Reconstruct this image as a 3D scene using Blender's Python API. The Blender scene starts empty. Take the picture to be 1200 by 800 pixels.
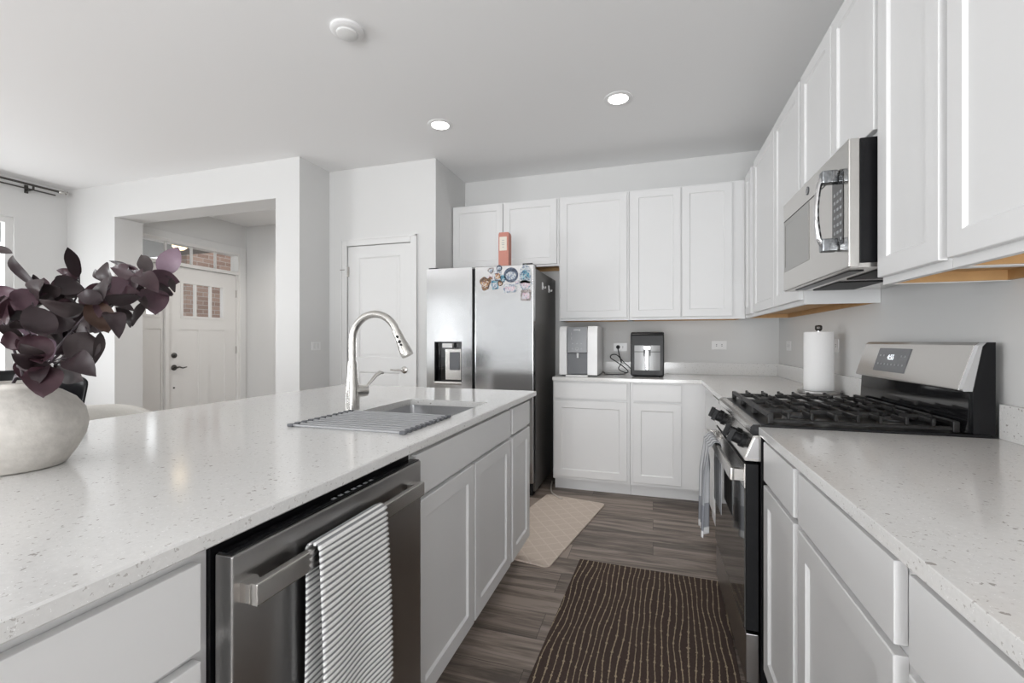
import bpy, bmesh, math, random
from mathutils import Vector, Matrix
R = math.radians
random.seed(7)
S = bpy.context.scene
COL = S.collection

# ------------------------------------------------------------------ camera
CAM_H = 1.201
YAW = math.atan(165.3 / 533.0)
cam_d = bpy.data.cameras.new('camera')
cam_d.sensor_width = 36.0
cam_d.lens = 36.0 * 533.0 / 1200.0
cam_d.shift_y = -0.0005
cam_d.clip_start = 0.02
cam = bpy.data.objects.new('camera', cam_d)
cam.location = (0, 0, CAM_H)
cam.rotation_euler = (R(90), 0, YAW)
COL.objects.link(cam)
S.camera = cam

# ------------------------------------------------------------------ light, world, exposure
S.view_settings.view_transform = 'Standard'
S.view_settings.look = 'None'
S.view_settings.gamma = 1.0
S.view_settings.use_curve_mapping = False
S.view_settings.exposure = -0.02
try:
    S.cycles.use_denoising = True
    S.cycles.max_bounces = 10
    S.cycles.diffuse_bounces = 6
    S.cycles.glossy_bounces = 5
    S.cycles.transparent_max_bounces = 12
    S.cycles.sample_clamp_indirect = 6.0
    S.cycles.caustics_reflective = False
    S.cycles.caustics_refractive = False
except Exception:
    pass
world = bpy.data.worlds.new('world')
S.world = world
world.use_nodes = True
wn = world.node_tree.nodes['Background']
wn.inputs['Color'].default_value = (0.95, 0.98, 1.0, 1)
wn.inputs['Strength'].default_value = 2.2


def area_light(name, loc, rot, sx, sy, power, color=(1, 1, 1)):
    d = bpy.data.lights.new(name, 'AREA')
    d.shape = 'RECTANGLE'
    d.size, d.size_y = sx, sy
    d.energy = power
    d.color = color
    o = bpy.data.objects.new(name, d)
    o.location = loc
    o.rotation_euler = rot
    COL.objects.link(o)
    return o


# daylight through the rear patio glazing and the windows of the left wall, plus added upward fill
area_light('daylight_rear', (0.0, -4.25, 1.2), (R(90), 0, 0), 1.65, 2.2, 125, (0.97, 0.985, 1.0))
area_light('rear_bounce_fill', (-0.85, -4.3, 0.75), (R(128), 0, 0), 3.0, 1.3, 165, (0.96, 0.98, 1.0))  # lamp added low outside the glazing, aimed up to brighten the ceiling
area_light('daylight_left', (-6.2, 1.85, 1.6), (0, R(-90), 0), 1.7, 1.7, 26, (0.97, 0.985, 1.0))
area_light('daylight_left', (-6.2, -1.6, 1.6), (0, R(-90), 0), 1.7, 2.2, 78, (0.97, 0.985, 1.0))  # lamp for the added, unseen second left window
area_light('left_bounce_fill', (-6.25, 1.85, 1.15), (0, R(-128), 0), 0.9, 1.7, 14, (0.96, 0.98, 1.0))  # added upward lamp, ceiling fill from the left
area_light('left_bounce_fill', (-6.25, -1.6, 1.15), (0, R(-128), 0), 0.9, 2.2, 140, (0.96, 0.98, 1.0))  # stronger added ceiling fill at the added left window


# ------------------------------------------------------------------ material helpers
def new_mat(name):
    m = bpy.data.materials.new(name)
    m.use_nodes = True
    nt = m.node_tree
    return m, nt, nt.nodes['Principled BSDF']


def pm(name, col, rough=0.5, metal=0.0, spec=None, noise=0.0, nscale=40.0, bump=0.0, coat=0.0):
    """plain principled material with a faint procedural tone / bump variation"""
    m, nt, b = new_mat(name)
    b.inputs['Base Color'].default_value = (*col, 1)
    b.inputs['Roughness'].default_value = rough
    b.inputs['Metallic'].default_value = metal
    if spec is not None:
        b.inputs['Specular IOR Level'].default_value = spec
    if coat:
        b.inputs['Coat Weight'].default_value = coat
        b.inputs['Coat Roughness'].default_value = 0.08
    if noise or bump:
        tc = nt.nodes.new('ShaderNodeTexCoord')
        n = nt.nodes.new('ShaderNodeTexNoise')
        n.inputs['Scale'].default_value = nscale
        n.inputs['Detail'].default_value = 4
        nt.links.new(tc.outputs['Object'], n.inputs['Vector'])
        if noise:
            mx = nt.nodes.new('ShaderNodeMix')
            mx.data_type = 'RGBA'
            mx.inputs[6].default_value = (*[max(0, c * (1 - noise)) for c in col], 1)
            mx.inputs[7].default_value = (*[min(1, c * (1 + noise)) for c in col], 1)
            nt.links.new(n.outputs['Fac'], mx.inputs[0])
            nt.links.new(mx.outputs[2], b.inputs['Base Color'])
        if bump:
            bp = nt.nodes.new('ShaderNodeBump')
            bp.inputs['Strength'].default_value = bump
            bp.inputs['Distance'].default_value = 0.002
            nt.links.new(n.outputs['Fac'], bp.inputs['Height'])
            nt.links.new(bp.outputs['Normal'], b.inputs['Normal'])
    return m


def math_node(nt, op, a=None, b=None, clamp=False):
    n = nt.nodes.new('ShaderNodeMath')
    n.operation = op
    n.inputs[2].default_value = 0.0
    n.use_clamp = clamp
    for i, v in enumerate((a, b)):
        if v is None:
            continue
        if isinstance(v, (int, float)):
            n.inputs[i].default_value = v
        else:
            nt.links.new(v, n.inputs[i])
    return n.outputs[0]


def mix_col(nt, fac, c1, c2):
    mx = nt.nodes.new('ShaderNodeMix')
    mx.data_type = 'RGBA'
    for sock, v in ((mx.inputs[0], fac), (mx.inputs[6], c1), (mx.inputs[7], c2)):
        if isinstance(v, (tuple, list)):
            sock.default_value = (*v, 1) if len(v) == 3 else v
        elif isinstance(v, (int, float)):
            sock.default_value = v
        else:
            nt.links.new(v, sock)
    return mx.outputs[2]


def steel(name, col, rough, stretch=(1, 1, 60), amt=0.07):
    """brushed stainless: roughness streaked along one direction"""
    m, nt, b = new_mat(name)
    tc = nt.nodes.new('ShaderNodeTexCoord')
    mp = nt.nodes.new('ShaderNodeMapping')
    mp.inputs['Scale'].default_value = stretch
    n = nt.nodes.new('ShaderNodeTexNoise')
    n.inputs['Scale'].default_value = 8
    n.inputs['Detail'].default_value = 6
    nt.links.new(tc.outputs['Object'], mp.inputs['Vector'])
    nt.links.new(mp.outputs['Vector'], n.inputs['Vector'])
    r = math_node(nt, 'MULTIPLY_ADD', n.outputs['Fac'], amt * 2)
    r.node.inputs[2].default_value = rough - amt
    nt.links.new(r, b.inputs['Roughness'])
    c = mix_col(nt, n.outputs['Fac'], [x * 0.985 for x in col], [min(1, x * 1.015) for x in col])
    nt.links.new(c, b.inputs['Base Color'])
    b.inputs['Metallic'].default_value = 1.0
    return m


def glass_mat(name, tint=(1, 1, 1), refl=0.08):
    m = bpy.data.materials.new(name)
    m.use_nodes = True
    nt = m.node_tree
    nt.nodes.clear()
    out = nt.nodes.new('ShaderNodeOutputMaterial')
    t = nt.nodes.new('ShaderNodeBsdfTransparent')
    t.inputs['Color'].default_value = (*tint, 1)
    g = nt.nodes.new('ShaderNodeBsdfGlossy')
    g.inputs['Roughness'].default_value = 0.02
    mx = nt.nodes.new('ShaderNodeMixShader')
    mx.inputs[0].default_value = refl
    nt.links.new(t.outputs[0], mx.inputs[1])
    nt.links.new(g.outputs[0], mx.inputs[2])
    nt.links.new(mx.outputs[0], out.inputs['Surface'])
    return m


def emit_mat(name, col, strength):
    m = bpy.data.materials.new(name)
    m.use_nodes = True
    nt = m.node_tree
    nt.nodes.clear()
    out = nt.nodes.new('ShaderNodeOutputMaterial')
    e = nt.nodes.new('ShaderNodeEmission')
    e.inputs['Color'].default_value = (*col, 1)
    e.inputs['Strength'].default_value = strength
    nt.links.new(e.outputs[0], out.inputs['Surface'])
    return m


def quartz_mat():
    m, nt, b = new_mat('white_speckled_quartz')
    tc = nt.nodes.new('ShaderNodeTexCoord')
    base = nt.nodes.new('ShaderNodeTexNoise')
    base.inputs['Scale'].default_value = 160
    base.inputs['Detail'].default_value = 5
    nt.links.new(tc.outputs['Object'], base.inputs['Vector'])
    col = mix_col(nt, base.outputs['Fac'], (0.66, 0.655, 0.645), (0.78, 0.775, 0.765))
    for scale, thr, keep, c in ((75, 0.27, 0.28, (0.31, 0.29, 0.27)), (140, 0.34, 0.36, (0.44, 0.42, 0.40)), (230, 0.34, 0.35, (0.93, 0.93, 0.93))):
        wob = nt.nodes.new('ShaderNodeTexNoise')
        wob.inputs['Scale'].default_value = scale * 1.5
        nt.links.new(tc.outputs['Object'], wob.inputs['Vector'])
        va = nt.nodes.new('ShaderNodeVectorMath')
        va.operation = 'MULTIPLY_ADD'
        nt.links.new(wob.outputs['Color'], va.inputs[0])
        va.inputs[1].default_value = (0.012, 0.012, 0.012)
        nt.links.new(tc.outputs['Object'], va.inputs[2])
        v = nt.nodes.new('ShaderNodeTexVoronoi')
        v.inputs['Scale'].default_value = scale
        nt.links.new(va.outputs[0], v.inputs['Vector'])
        sep = nt.nodes.new('ShaderNodeSeparateColor')
        nt.links.new(v.outputs['Color'], sep.inputs[0])
        chosen = math_node(nt, 'LESS_THAN', sep.outputs[0], keep)
        size = math_node(nt, 'MULTIPLY', sep.outputs[1], thr)
        spot = math_node(nt, 'LESS_THAN', v.outputs['Distance'], size)
        fac = math_node(nt, 'MULTIPLY', chosen, spot)
        fac = math_node(nt, 'MULTIPLY', fac, 0.8)
        col = mix_col(nt, fac, col, c)
    nt.links.new(col, b.inputs['Base Color'])
    b.inputs['Roughness'].default_value = 0.13
    b.inputs['Specular IOR Level'].default_value = 0.45
    return m


def plank_mat():
    m, nt, b = new_mat('grey_brown_vinyl_plank')
    tc = nt.nodes.new('ShaderNodeTexCoord')
    br = nt.nodes.new('ShaderNodeTexBrick')
    br.offset = 0.37
    br.inputs['Scale'].default_value = 1.0
    br.inputs['Brick Width'].default_value = 1.22
    br.inputs['Row Height'].default_value = 0.178
    br.inputs['Mortar Size'].default_value = 0.0012
    br.inputs['Mortar Smooth'].default_value = 0.2
    br.inputs['Color1'].default_value = (0, 0, 0, 1)
    br.inputs['Color2'].default_value = (1, 1, 1, 1)
    br.inputs['Mortar'].default_value = (0.5, 0.5, 0.5, 1)
    nt.links.new(tc.outputs['Object'], br.inputs['Vector'])
    tone = nt.nodes.new('ShaderNodeSeparateColor')
    nt.links.new(br.outputs['Color'], tone.inputs[0])
    # shift the grain per plank
    off = nt.nodes.new('ShaderNodeCombineXYZ')
    t10 = math_node(nt, 'MULTIPLY', tone.outputs[0], 13.0)
    nt.links.new(t10, off.inputs[0]); nt.links.new(t10, off.inputs[1])
    va = nt.nodes.new('ShaderNodeVectorMath'); va.operation = 'ADD'
    nt.links.new(tc.outputs['Object'], va.inputs[0]); nt.links.new(off.outputs[0], va.inputs[1])
    mp = nt.nodes.new('ShaderNodeMapping')
    mp.inputs['Scale'].default_value = (1.1, 12, 1)
    nt.links.new(va.outputs[0], mp.inputs['Vector'])
    n1 = nt.nodes.new('ShaderNodeTexNoise')
    n1.inputs['Scale'].default_value = 1.6; n1.inputs['Detail'].default_value = 9
    n1.inputs['Roughness'].default_value = 0.65; n1.inputs['Distortion'].default_value = 0.7
    nt.links.new(mp.outputs[0], n1.inputs['Vector'])
    mp2 = nt.nodes.new('ShaderNodeMapping')
    mp2.inputs['Scale'].default_value = (5, 110, 1)
    nt.links.new(va.outputs[0], mp2.inputs['Vector'])
    n2 = nt.nodes.new('ShaderNodeTexNoise')
    n2.inputs['Scale'].default_value = 1.0; n2.inputs['Detail'].default_value = 6
    nt.links.new(mp2.outputs[0], n2.inputs['Vector'])
    ramp = nt.nodes.new('ShaderNodeValToRGB')
    ramp.color_ramp.elements[0].position = 0.30
    ramp.color_ramp.elements[0].color = (0.095, 0.076, 0.064, 1)
    ramp.color_ramp.elements[1].position = 0.80
    ramp.color_ramp.elements[1].color = (0.32, 0.265, 0.228, 1)
    e = ramp.color_ramp.elements.new(0.52)
    e.color = (0.185, 0.150, 0.127, 1)
    g = math_node(nt, 'MULTIPLY_ADD', n2.outputs['Fac'], 0.45)
    nt.links.new(math_node(nt, 'MULTIPLY_ADD', tone.outputs[0], 0.34), g.node.inputs[2])
    s = math_node(nt, 'ADD', math_node(nt, 'MULTIPLY', n1.outputs['Fac'], 2.0), math_node(nt, 'SUBTRACT', g, 0.76))
    nt.links.new(s, ramp.inputs[0])
    col = mix_col(nt, br.outputs['Fac'], ramp.outputs[0], (0.05, 0.04, 0.033))
    nt.links.new(col, b.inputs['Base Color'])
    b.inputs['Roughness'].default_value = 0.45
    b.inputs['Specular IOR Level'].default_value = 0.4
    bp = nt.nodes.new('ShaderNodeBump')
    bp.inputs['Strength'].default_value = 0.15; bp.inputs['Distance'].default_value = 0.001
    nt.links.new(s, bp.inputs['Height'])
    nt.links.new(bp.outputs[0], b.inputs['Normal'])
    return m


def rug_mat():
    """dark brown field, wavering beige lines along the length with small knots on them"""
    m, nt, b = new_mat('brown_rug_with_beige_lines')
    tc = nt.nodes.new('ShaderNodeTexCoord')
    sx = nt.nodes.new('ShaderNodeSeparateXYZ')
    nt.links.new(tc.outputs['Object'], sx.inputs[0])
    pitch = 0.0245
    # slow waver that depends on which line it is
    cell0 = math_node(nt, 'FLOOR', math_node(nt, 'DIVIDE', sx.outputs[0], pitch))
    vec = nt.nodes.new('ShaderNodeCombineXYZ')
    nt.links.new(math_node(nt, 'MULTIPLY', sx.outputs[0], 7.0), vec.inputs[0])
    nt.links.new(math_node(nt, 'MULTIPLY', sx.outputs[1], 2.6), vec.inputs[1])
    n = nt.nodes.new('ShaderNodeTexNoise'); n.inputs['Scale'].default_value = 1.0; n.inputs['Detail'].default_value = 1.5
    nt.links.new(vec.outputs[0], n.inputs['Vector'])
    xx = math_node(nt, 'ADD', sx.outputs[0], math_node(nt, 'MULTIPLY', math_node(nt, 'SUBTRACT', n.outputs['Fac'], 0.5), 0.055))
    q = math_node(nt, 'DIVIDE', xx, pitch)
    idx = math_node(nt, 'FLOOR', q)
    fr = math_node(nt, 'ABSOLUTE', math_node(nt, 'SUBTRACT', math_node(nt, 'FRACT', q), 0.5))
    # knots: dots spaced along each line at an offset of its own
    h = math_node(nt, 'FRACT', math_node(nt, 'MULTIPLY', math_node(nt, 'SINE', math_node(nt, 'MULTIPLY', idx, 12.99)), 437.5))
    yq = math_node(nt, 'FRACT', math_node(nt, 'ADD', math_node(nt, 'DIVIDE', sx.outputs[1], 0.105), h))
    dy = math_node(nt, 'MULTIPLY', math_node(nt, 'ABSOLUTE', math_node(nt, 'SUBTRACT', yq, 0.5)), 0.105)
    dx = math_node(nt, 'MULTIPLY', fr, pitch)
    rr = math_node(nt, 'SQRT', math_node(nt, 'ADD', math_node(nt, 'MULTIPLY', dx, dx), math_node(nt, 'MULTIPLY', dy, dy)))
    knot = math_node(nt, 'LESS_THAN', rr, 0.0048)
    rag = nt.nodes.new('ShaderNodeTexNoise'); rag.inputs['Scale'].default_value = 210
    nt.links.new(tc.outputs['Object'], rag.inputs['Vector'])
    wid = math_node(nt, 'MULTIPLY_ADD', rag.outputs['Fac'], 0.30); wid.node.inputs[2].default_value = -0.075
    line = math_node(nt, 'LESS_THAN', fr, wid)
    fac = math_node(nt, 'MAXIMUM', line, knot)
    fine = nt.nodes.new('ShaderNodeTexNoise'); fine.inputs['Scale'].default_value = 330
    nt.links.new(tc.outputs['Object'], fine.inputs['Vector'])
    dark = mix_col(nt, fine.outputs['Fac'], (0.042, 0.028, 0.024), (0.095, 0.070, 0.062))
    col = mix_col(nt, fac, dark, (0.36, 0.29, 0.20))
    nt.links.new(col, b.inputs['Base Color'])
    b.inputs['Roughness'].default_value = 0.95
    b.inputs['Specular IOR Level'].default_value = 0.1
    bp = nt.nodes.new('ShaderNodeBump'); bp.inputs['Strength'].default_value = 0.5; bp.inputs['Distance'].default_value = 0.002
    nt.links.new(fine.outputs['Fac'], bp.inputs['Height']); nt.links.new(bp.outputs[0], b.inputs['Normal'])
    return m


def lattice_mat():
    """pale beige mat with a woven diamond lattice"""
    m, nt, b = new_mat('beige_lattice_mat')
    tc = nt.nodes.new('ShaderNodeTexCoord')
    sx = nt.nodes.new('ShaderNodeSeparateXYZ')
    nt.links.new(tc.outputs['Object'], sx.inputs[0])

    def band(o, p, w):
        return math_node(nt, 'LESS_THAN', math_node(nt, 'ABSOLUTE', math_node(nt, 'SUBTRACT', math_node(nt, 'FRACT', math_node(nt, 'DIVIDE', o, p)), 0.5)), w)
    a = math_node(nt, 'ADD', sx.outputs[0], sx.outputs[1])
    d = math_node(nt, 'SUBTRACT', sx.outputs[0], sx.outputs[1])
    l = math_node(nt, 'MAXIMUM', band(a, 0.115, 0.055), band(d, 0.115, 0.055))
    n = nt.nodes.new('ShaderNodeTexNoise'); n.inputs['Scale'].default_value = 120
    nt.links.new(tc.outputs['Object'], n.inputs['Vector'])
    base = mix_col(nt, n.outputs['Fac'], (0.50, 0.42, 0.355), (0.62, 0.53, 0.46))
    fac = math_node(nt, 'MULTIPLY', l, 0.35)
    col = mix_col(nt, fac, base, (0.74, 0.66, 0.59))
    nt.links.new(col, b.inputs['Base Color'])
    b.inputs['Roughness'].default_value = 0.8
    return m


def towel_mat(name, pitch, ca, cb):
    """ribs across the towel, coloured by arc length (UV v, in metres)"""
    m, nt, b = new_mat(name)
    uv = nt.nodes.new('ShaderNodeUVMap')
    sx = nt.nodes.new('ShaderNodeSeparateXYZ')
    nt.links.new(uv.outputs[0], sx.inputs[0])
    s = math_node(nt, 'SINE', math_node(nt, 'MULTIPLY', sx.outputs[1], 2 * math.pi / pitch))
    f = math_node(nt, 'MULTIPLY_ADD', s, 1.6, True); f.node.inputs[2].default_value = 0.75
    n = nt.nodes.new('ShaderNodeTexNoise'); n.inputs['Scale'].default_value = 300
    nt.links.new(uv.outputs[0], n.inputs['Vector'])
    f2 = math_node(nt, 'MULTIPLY', f, math_node(nt, 'ADD', n.outputs['Fac'], 0.5), True)
    nt.links.new(mix_col(nt, f2, ca, cb), b.inputs['Base Color'])
    b.inputs['Roughness'].default_value = 0.95
    b.inputs['Specular IOR Level'].default_value = 0.1
    return m


def stripe_towel_mat():
    """grey and white kitchen towel, stripes along its length and dark bands near the hem (UV u across, v along, 0..1)"""
    m, nt, b = new_mat('grey_white_striped_towel')
    uv = nt.nodes.new('ShaderNodeUVMap')
    sx = nt.nodes.new('ShaderNodeSeparateXYZ')
    nt.links.new(uv.outputs[0], sx.inputs[0])
    s = math_node(nt, 'SINE', math_node(nt, 'MULTIPLY', sx.outputs[0], 2 * math.pi * 5))
    f = math_node(nt, 'MULTIPLY_ADD', s, 1.5, True); f.node.inputs[2].default_value = 0.4
    col = mix_col(nt, f, (0.62, 0.63, 0.65), (0.30, 0.31, 0.33))
    band = math_node(nt, 'MULTIPLY', math_node(nt, 'GREATER_THAN', sx.outputs[1], 0.66), math_node(nt, 'LESS_THAN', sx.outputs[1], 0.92))
    col = mix_col(nt, math_node(nt, 'MULTIPLY', band, 0.65), col, (0.17, 0.18, 0.21))
    hem = math_node(nt, 'GREATER_THAN', sx.outputs[1], 0.93)
    col = mix_col(nt, hem, col, (0.80, 0.80, 0.80))
    nt.links.new(col, b.inputs['Base Color'])
    b.inputs['Roughness'].default_value = 0.95
    return m


def brick_mat():
    m, nt, b = new_mat('red_brown_brick')
    tc = nt.nodes.new('ShaderNodeTexCoord')
    sx = nt.nodes.new('ShaderNodeSeparateXYZ')
    nt.links.new(tc.outputs['Object'], sx.inputs[0])
    cv = nt.nodes.new('ShaderNodeCombineXYZ')
    nt.links.new(math_node(nt, 'ADD', sx.outputs[0], sx.outputs[1]), cv.inputs[0])
    nt.links.new(sx.outputs[2], cv.inputs[1])
    br = nt.nodes.new('ShaderNodeTexBrick')
    br.inputs['Scale'].default_value = 1
    br.inputs['Brick Width'].default_value = 0.21
    br.inputs['Row Height'].default_value = 0.072
    br.inputs['Mortar Size'].default_value = 0.006
    br.inputs['Color1'].default_value = (0.22, 0.13, 0.10, 1)
    br.inputs['Color2'].default_value = (0.36, 0.24, 0.19, 1)
    br.inputs['Mortar'].default_value = (0.42, 0.38, 0.34, 1)
    nt.links.new(cv.outputs[0], br.inputs['Vector'])
    nt.links.new(br.outputs['Color'], b.inputs['Base Color'])
    b.inputs['Roughness'].default_value = 0.9
    return m


def siding_mat():
    m, nt, b = new_mat('pale_lap_siding')
    tc = nt.nodes.new('ShaderNodeTexCoord')
    sx = nt.nodes.new('ShaderNodeSeparateXYZ')
    nt.links.new(tc.outputs['Object'], sx.inputs[0])
    f = math_node(nt, 'FRACT', math_node(nt, 'DIVIDE', sx.outputs[2], 0.16))
    l = math_node(nt, 'LESS_THAN', f, 0.12)
    nt.links.new(mix_col(nt, l, (0.80, 0.80, 0.80), (0.42, 0.43, 0.45)), b.inputs['Base Color'])
    b.inputs['Roughness'].default_value = 0.8
    return m


def leaf_mat(name, c1, c2, rough=0.4):
    m, nt, b = new_mat(name)
    tc = nt.nodes.new('ShaderNodeTexCoord')
    n = nt.nodes.new('ShaderNodeTexNoise'); n.inputs['Scale'].default_value = 28; n.inputs['Detail'].default_value = 5
    nt.links.new(tc.outputs['Object'], n.inputs['Vector'])
    nt.links.new(mix_col(nt, n.outputs['Fac'], c1, c2), b.inputs['Base Color'])
    b.inputs['Roughness'].default_value = rough
    b.inputs['Specular IOR Level'].default_value = 0.35
    return m


WHITE = (0.80, 0.80, 0.795)
M = {}
M['wall'] = pm('wall_paint', (0.675, 0.675, 0.67), 0.75, bump=0.05, nscale=220)
M['ceiling'] = pm('ceiling_paint', (0.84, 0.84, 0.84), 0.85, bump=0.05, nscale=200)
M['trim'] = pm('trim_paint', (0.71, 0.71, 0.705), 0.40, noise=0.01)
M['cab'] = pm('cabinet_paint', (0.74, 0.74, 0.74), 0.42, noise=0.01, nscale=3)
M['door'] = pm('entry_door_paint', (0.74, 0.73, 0.715), 0.45, noise=0.01, nscale=5)
M['wood'] = pm('raw_wood_veneer', (0.50, 0.30, 0.13), 0.6, noise=0.18, nscale=22)
M['floor'] = plank_mat()
M['quartz'] = quartz_mat()
M['steel'] = steel('stainless_steel', (0.62, 0.603, 0.58), 0.22, (1, 1, 160), 0.03)
M['steel_dark'] = steel('dark_stainless_steel', (0.47, 0.462, 0.455), 0.28, (1, 1, 90), 0.006)
M['steel_fridge'] = steel('fridge_stainless_steel', (0.58, 0.58, 0.585), 0.15, (60, 60, 1), 0.02)
M['steel_sink'] = steel('sink_stainless_steel', (0.52, 0.52, 0.53), 0.30, (60, 1, 1))
M['steel_drawer'] = steel('drawer_stainless_steel', (0.27, 0.27, 0.27), 0.40, (90, 1, 1), 0.05)
M['nickel'] = pm('brushed_nickel', (0.60, 0.585, 0.56), 0.24, 1.0, noise=0.03)
M['rack_grey'] = pm('grey_silicone_rod', (0.40, 0.405, 0.42), 0.36, noise=0.03)
M['chrome'] = pm('chrome', (0.75, 0.75, 0.76), 0.10, 1.0, noise=0.01)
M['fridge_side'] = pm('fridge_side_paint', (0.12, 0.115, 0.11), 0.45, noise=0.05)
M['black'] = pm('black_enamel', (0.007, 0.007, 0.008), 0.28, spec=0.22, noise=0.05)
M['black_side'] = pm('black_painted_steel', (0.010, 0.010, 0.011), 0.55, spec=0.18, noise=0.05)
M['black_gloss'] = pm('black_glass', (0.010, 0.010, 0.011), 0.06, spec=0.6, noise=0.02)
M['black_matte'] = pm('black_plastic', (0.013, 0.013, 0.014), 0.5, spec=0.22, noise=0.1)
M['iron'] = pm('cast_iron', (0.010, 0.0095, 0.0095), 0.42, spec=0.35, noise=0.2, nscale=150)
M['iron_dark'] = pm('burner_cap_enamel', (0.03, 0.03, 0.032), 0.4, noise=0.1)
M['aluminium'] = pm('burner_aluminium', (0.16, 0.155, 0.15), 0.5, 0.8, noise=0.1)
M['grey_plastic'] = pm('grey_plastic', (0.115, 0.12, 0.13), 0.38, noise=0.03)
M['grey_panel'] = pm('grey_gloss_panel', (0.15, 0.155, 0.165), 0.2, noise=0.03)
M['white_plastic'] = pm('white_plastic', (0.78, 0.78, 0.78), 0.3, noise=0.01)
M['paper'] = pm('paper_towel', (0.82, 0.82, 0.82), 0.95, bump=0.5, nscale=160, noise=0.01)
M['smoke_glass'] = pm('oven_window_glass', (0.06, 0.058, 0.055), 0.07, spec=0.8, noise=0.02)
M['mw_glass'] = pm('microwave_window_mesh', (0.34, 0.335, 0.32), 0.12, 0.9, noise=0.05, nscale=400)
M['film'] = pm('silvery_film_wrap', (0.24, 0.25, 0.26), 0.22, 0.9, noise=0.4, nscale=90, bump=0.6)
M['display_white'] = emit_mat('display_digits', (0.9, 0.95, 1.0), 1.6)
M['print_grey'] = pm('grey_print', (0.34, 0.35, 0.36), 0.5, noise=0.02)
M['glass'] = glass_mat('window_glass')
M['rug'] = rug_mat()
M['mat'] = lattice_mat()
M['dish_towel'] = towel_mat('ribbed_grey_white_cloth', 0.0117, (0.24, 0.24, 0.25), (0.78, 0.78, 0.77))
M['range_towel'] = stripe_towel_mat()
M['brick'] = brick_mat()
M['siding'] = siding_mat()
M['lamp'] = emit_mat('lamp_diffuser', (1.0, 0.97, 0.92), 14.0)
M['porch_lamp'] = emit_mat('porch_lamp_glow', (1.0, 0.75, 0.42), 5.0)
M['ceramic'] = pm('cream_stoneware', (0.55, 0.525, 0.49), 0.9, noise=0.22, nscale=45, bump=1.0)
M['leaf_dark'] = leaf_mat('leaf_dark_brown', (0.013, 0.007, 0.009), (0.034, 0.021, 0.024))
M['leaf_plum'] = leaf_mat('leaf_plum', (0.022, 0.009, 0.013), (0.060, 0.028, 0.036))
M['leaf_purple'] = leaf_mat('leaf_dusky_purple', (0.050, 0.025, 0.034), (0.115, 0.068, 0.085))
M['leaf_pink'] = leaf_mat('leaf_pale_mauve', (0.15, 0.095, 0.125), (0.26, 0.19, 0.235))
M['leaf_brown'] = leaf_mat('leaf_rust_brown', (0.028, 0.014, 0.010), (0.065, 0.036, 0.026))
M['leaf_grey'] = leaf_mat('leaf_grey_brown', (0.024, 0.016, 0.017), (0.050, 0.038, 0.039))
M['stem'] = pm('branch_bark', (0.055, 0.040, 0.048), 0.6, noise=0.3)
M['cream'] = pm('cream_boucle_fabric', (0.66, 0.64, 0.60), 0.95, noise=0.05, nscale=120, bump=0.6)
M['leg_wood'] = pm('dark_leg_wood', (0.06, 0.045, 0.035), 0.5, noise=0.2)
M['coral'] = pm('coral_patterned_card', (0.52, 0.22, 0.17), 0.6, noise=0.25, nscale=260)
M['label_paper'] = pm('cream_label_paper', (0.72, 0.68, 0.60), 0.7, noise=0.03)
M['rod'] = pm('dark_pewter_metal', (0.10, 0.095, 0.09), 0.35, 0.9, noise=0.1)
M['cable_grey'] = pm('pale_cable', (0.50, 0.46, 0.42), 0.6, noise=0.02)
M['asphalt'] = pm('concrete_ground', (0.45, 0.45, 0.44), 0.9, noise=0.1, nscale=6)


def patch_mat(name, cols, scale):
    """little multi-coloured print: irregular patches of several colours"""
    m, nt, b = new_mat(name)
    tc = nt.nodes.new('ShaderNodeTexCoord')
    v = nt.nodes.new('ShaderNodeTexVoronoi'); v.inputs['Scale'].default_value = scale
    nt.links.new(tc.outputs['Object'], v.inputs['Vector'])
    sp = nt.nodes.new('ShaderNodeSeparateColor'); nt.links.new(v.outputs['Color'], sp.inputs[0])
    rp = nt.nodes.new('ShaderNodeValToRGB'); rp.color_ramp.interpolation = 'CONSTANT'
    for i, c in enumerate(cols):
        e = rp.color_ramp.elements[i] if i < 2 else rp.color_ramp.elements.new(i / len(cols))
        e.position = i / len(cols); e.color = (*c, 1)
    nt.links.new(sp.outputs[0], rp.inputs[0])
    nt.links.new(rp.outputs[0], b.inputs['Base Color'])
    b.inputs['Roughness'].default_value = 0.45
    return m


M['m_blue'] = patch_mat('magnet_teal_print', [(0.03, 0.14, 0.24), (0.10, 0.28, 0.36), (0.05, 0.07, 0.12), (0.35, 0.42, 0.45)], 110)
M['m_navy'] = patch_mat('magnet_navy_print', [(0.02, 0.03, 0.06), (0.05, 0.07, 0.12), (0.10, 0.13, 0.18)], 130)
M['m_orange'] = patch_mat('magnet_ochre_print', [(0.40, 0.20, 0.08), (0.16, 0.07, 0.04), (0.55, 0.38, 0.22), (0.10, 0.05, 0.10), (0.5, 0.45, 0.4)], 120)
M['m_pink'] = patch_mat('magnet_pink_print', [(0.55, 0.36, 0.42), (0.62, 0.55, 0.58), (0.40, 0.30, 0.36), (0.5, 0.5, 0.55)], 110)
M['m_white'] = patch_mat('magnet_pale_print', [(0.55, 0.56, 0.58), (0.35, 0.40, 0.46), (0.48, 0.50, 0.50), (0.16, 0.20, 0.28)], 120)
M['m_brown'] = patch_mat('magnet_brown_print', [(0.12, 0.075, 0.045), (0.05, 0.03, 0.03), (0.25, 0.13, 0.06)], 120)
M['m_grey'] = patch_mat('magnet_photo_print', [(0.22, 0.19, 0.18), (0.32, 0.28, 0.27), (0.14, 0.12, 0.12), (0.40, 0.36, 0.36)], 90)

# ------------------------------------------------------------------ mesh building
ORIGIN = {}


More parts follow.
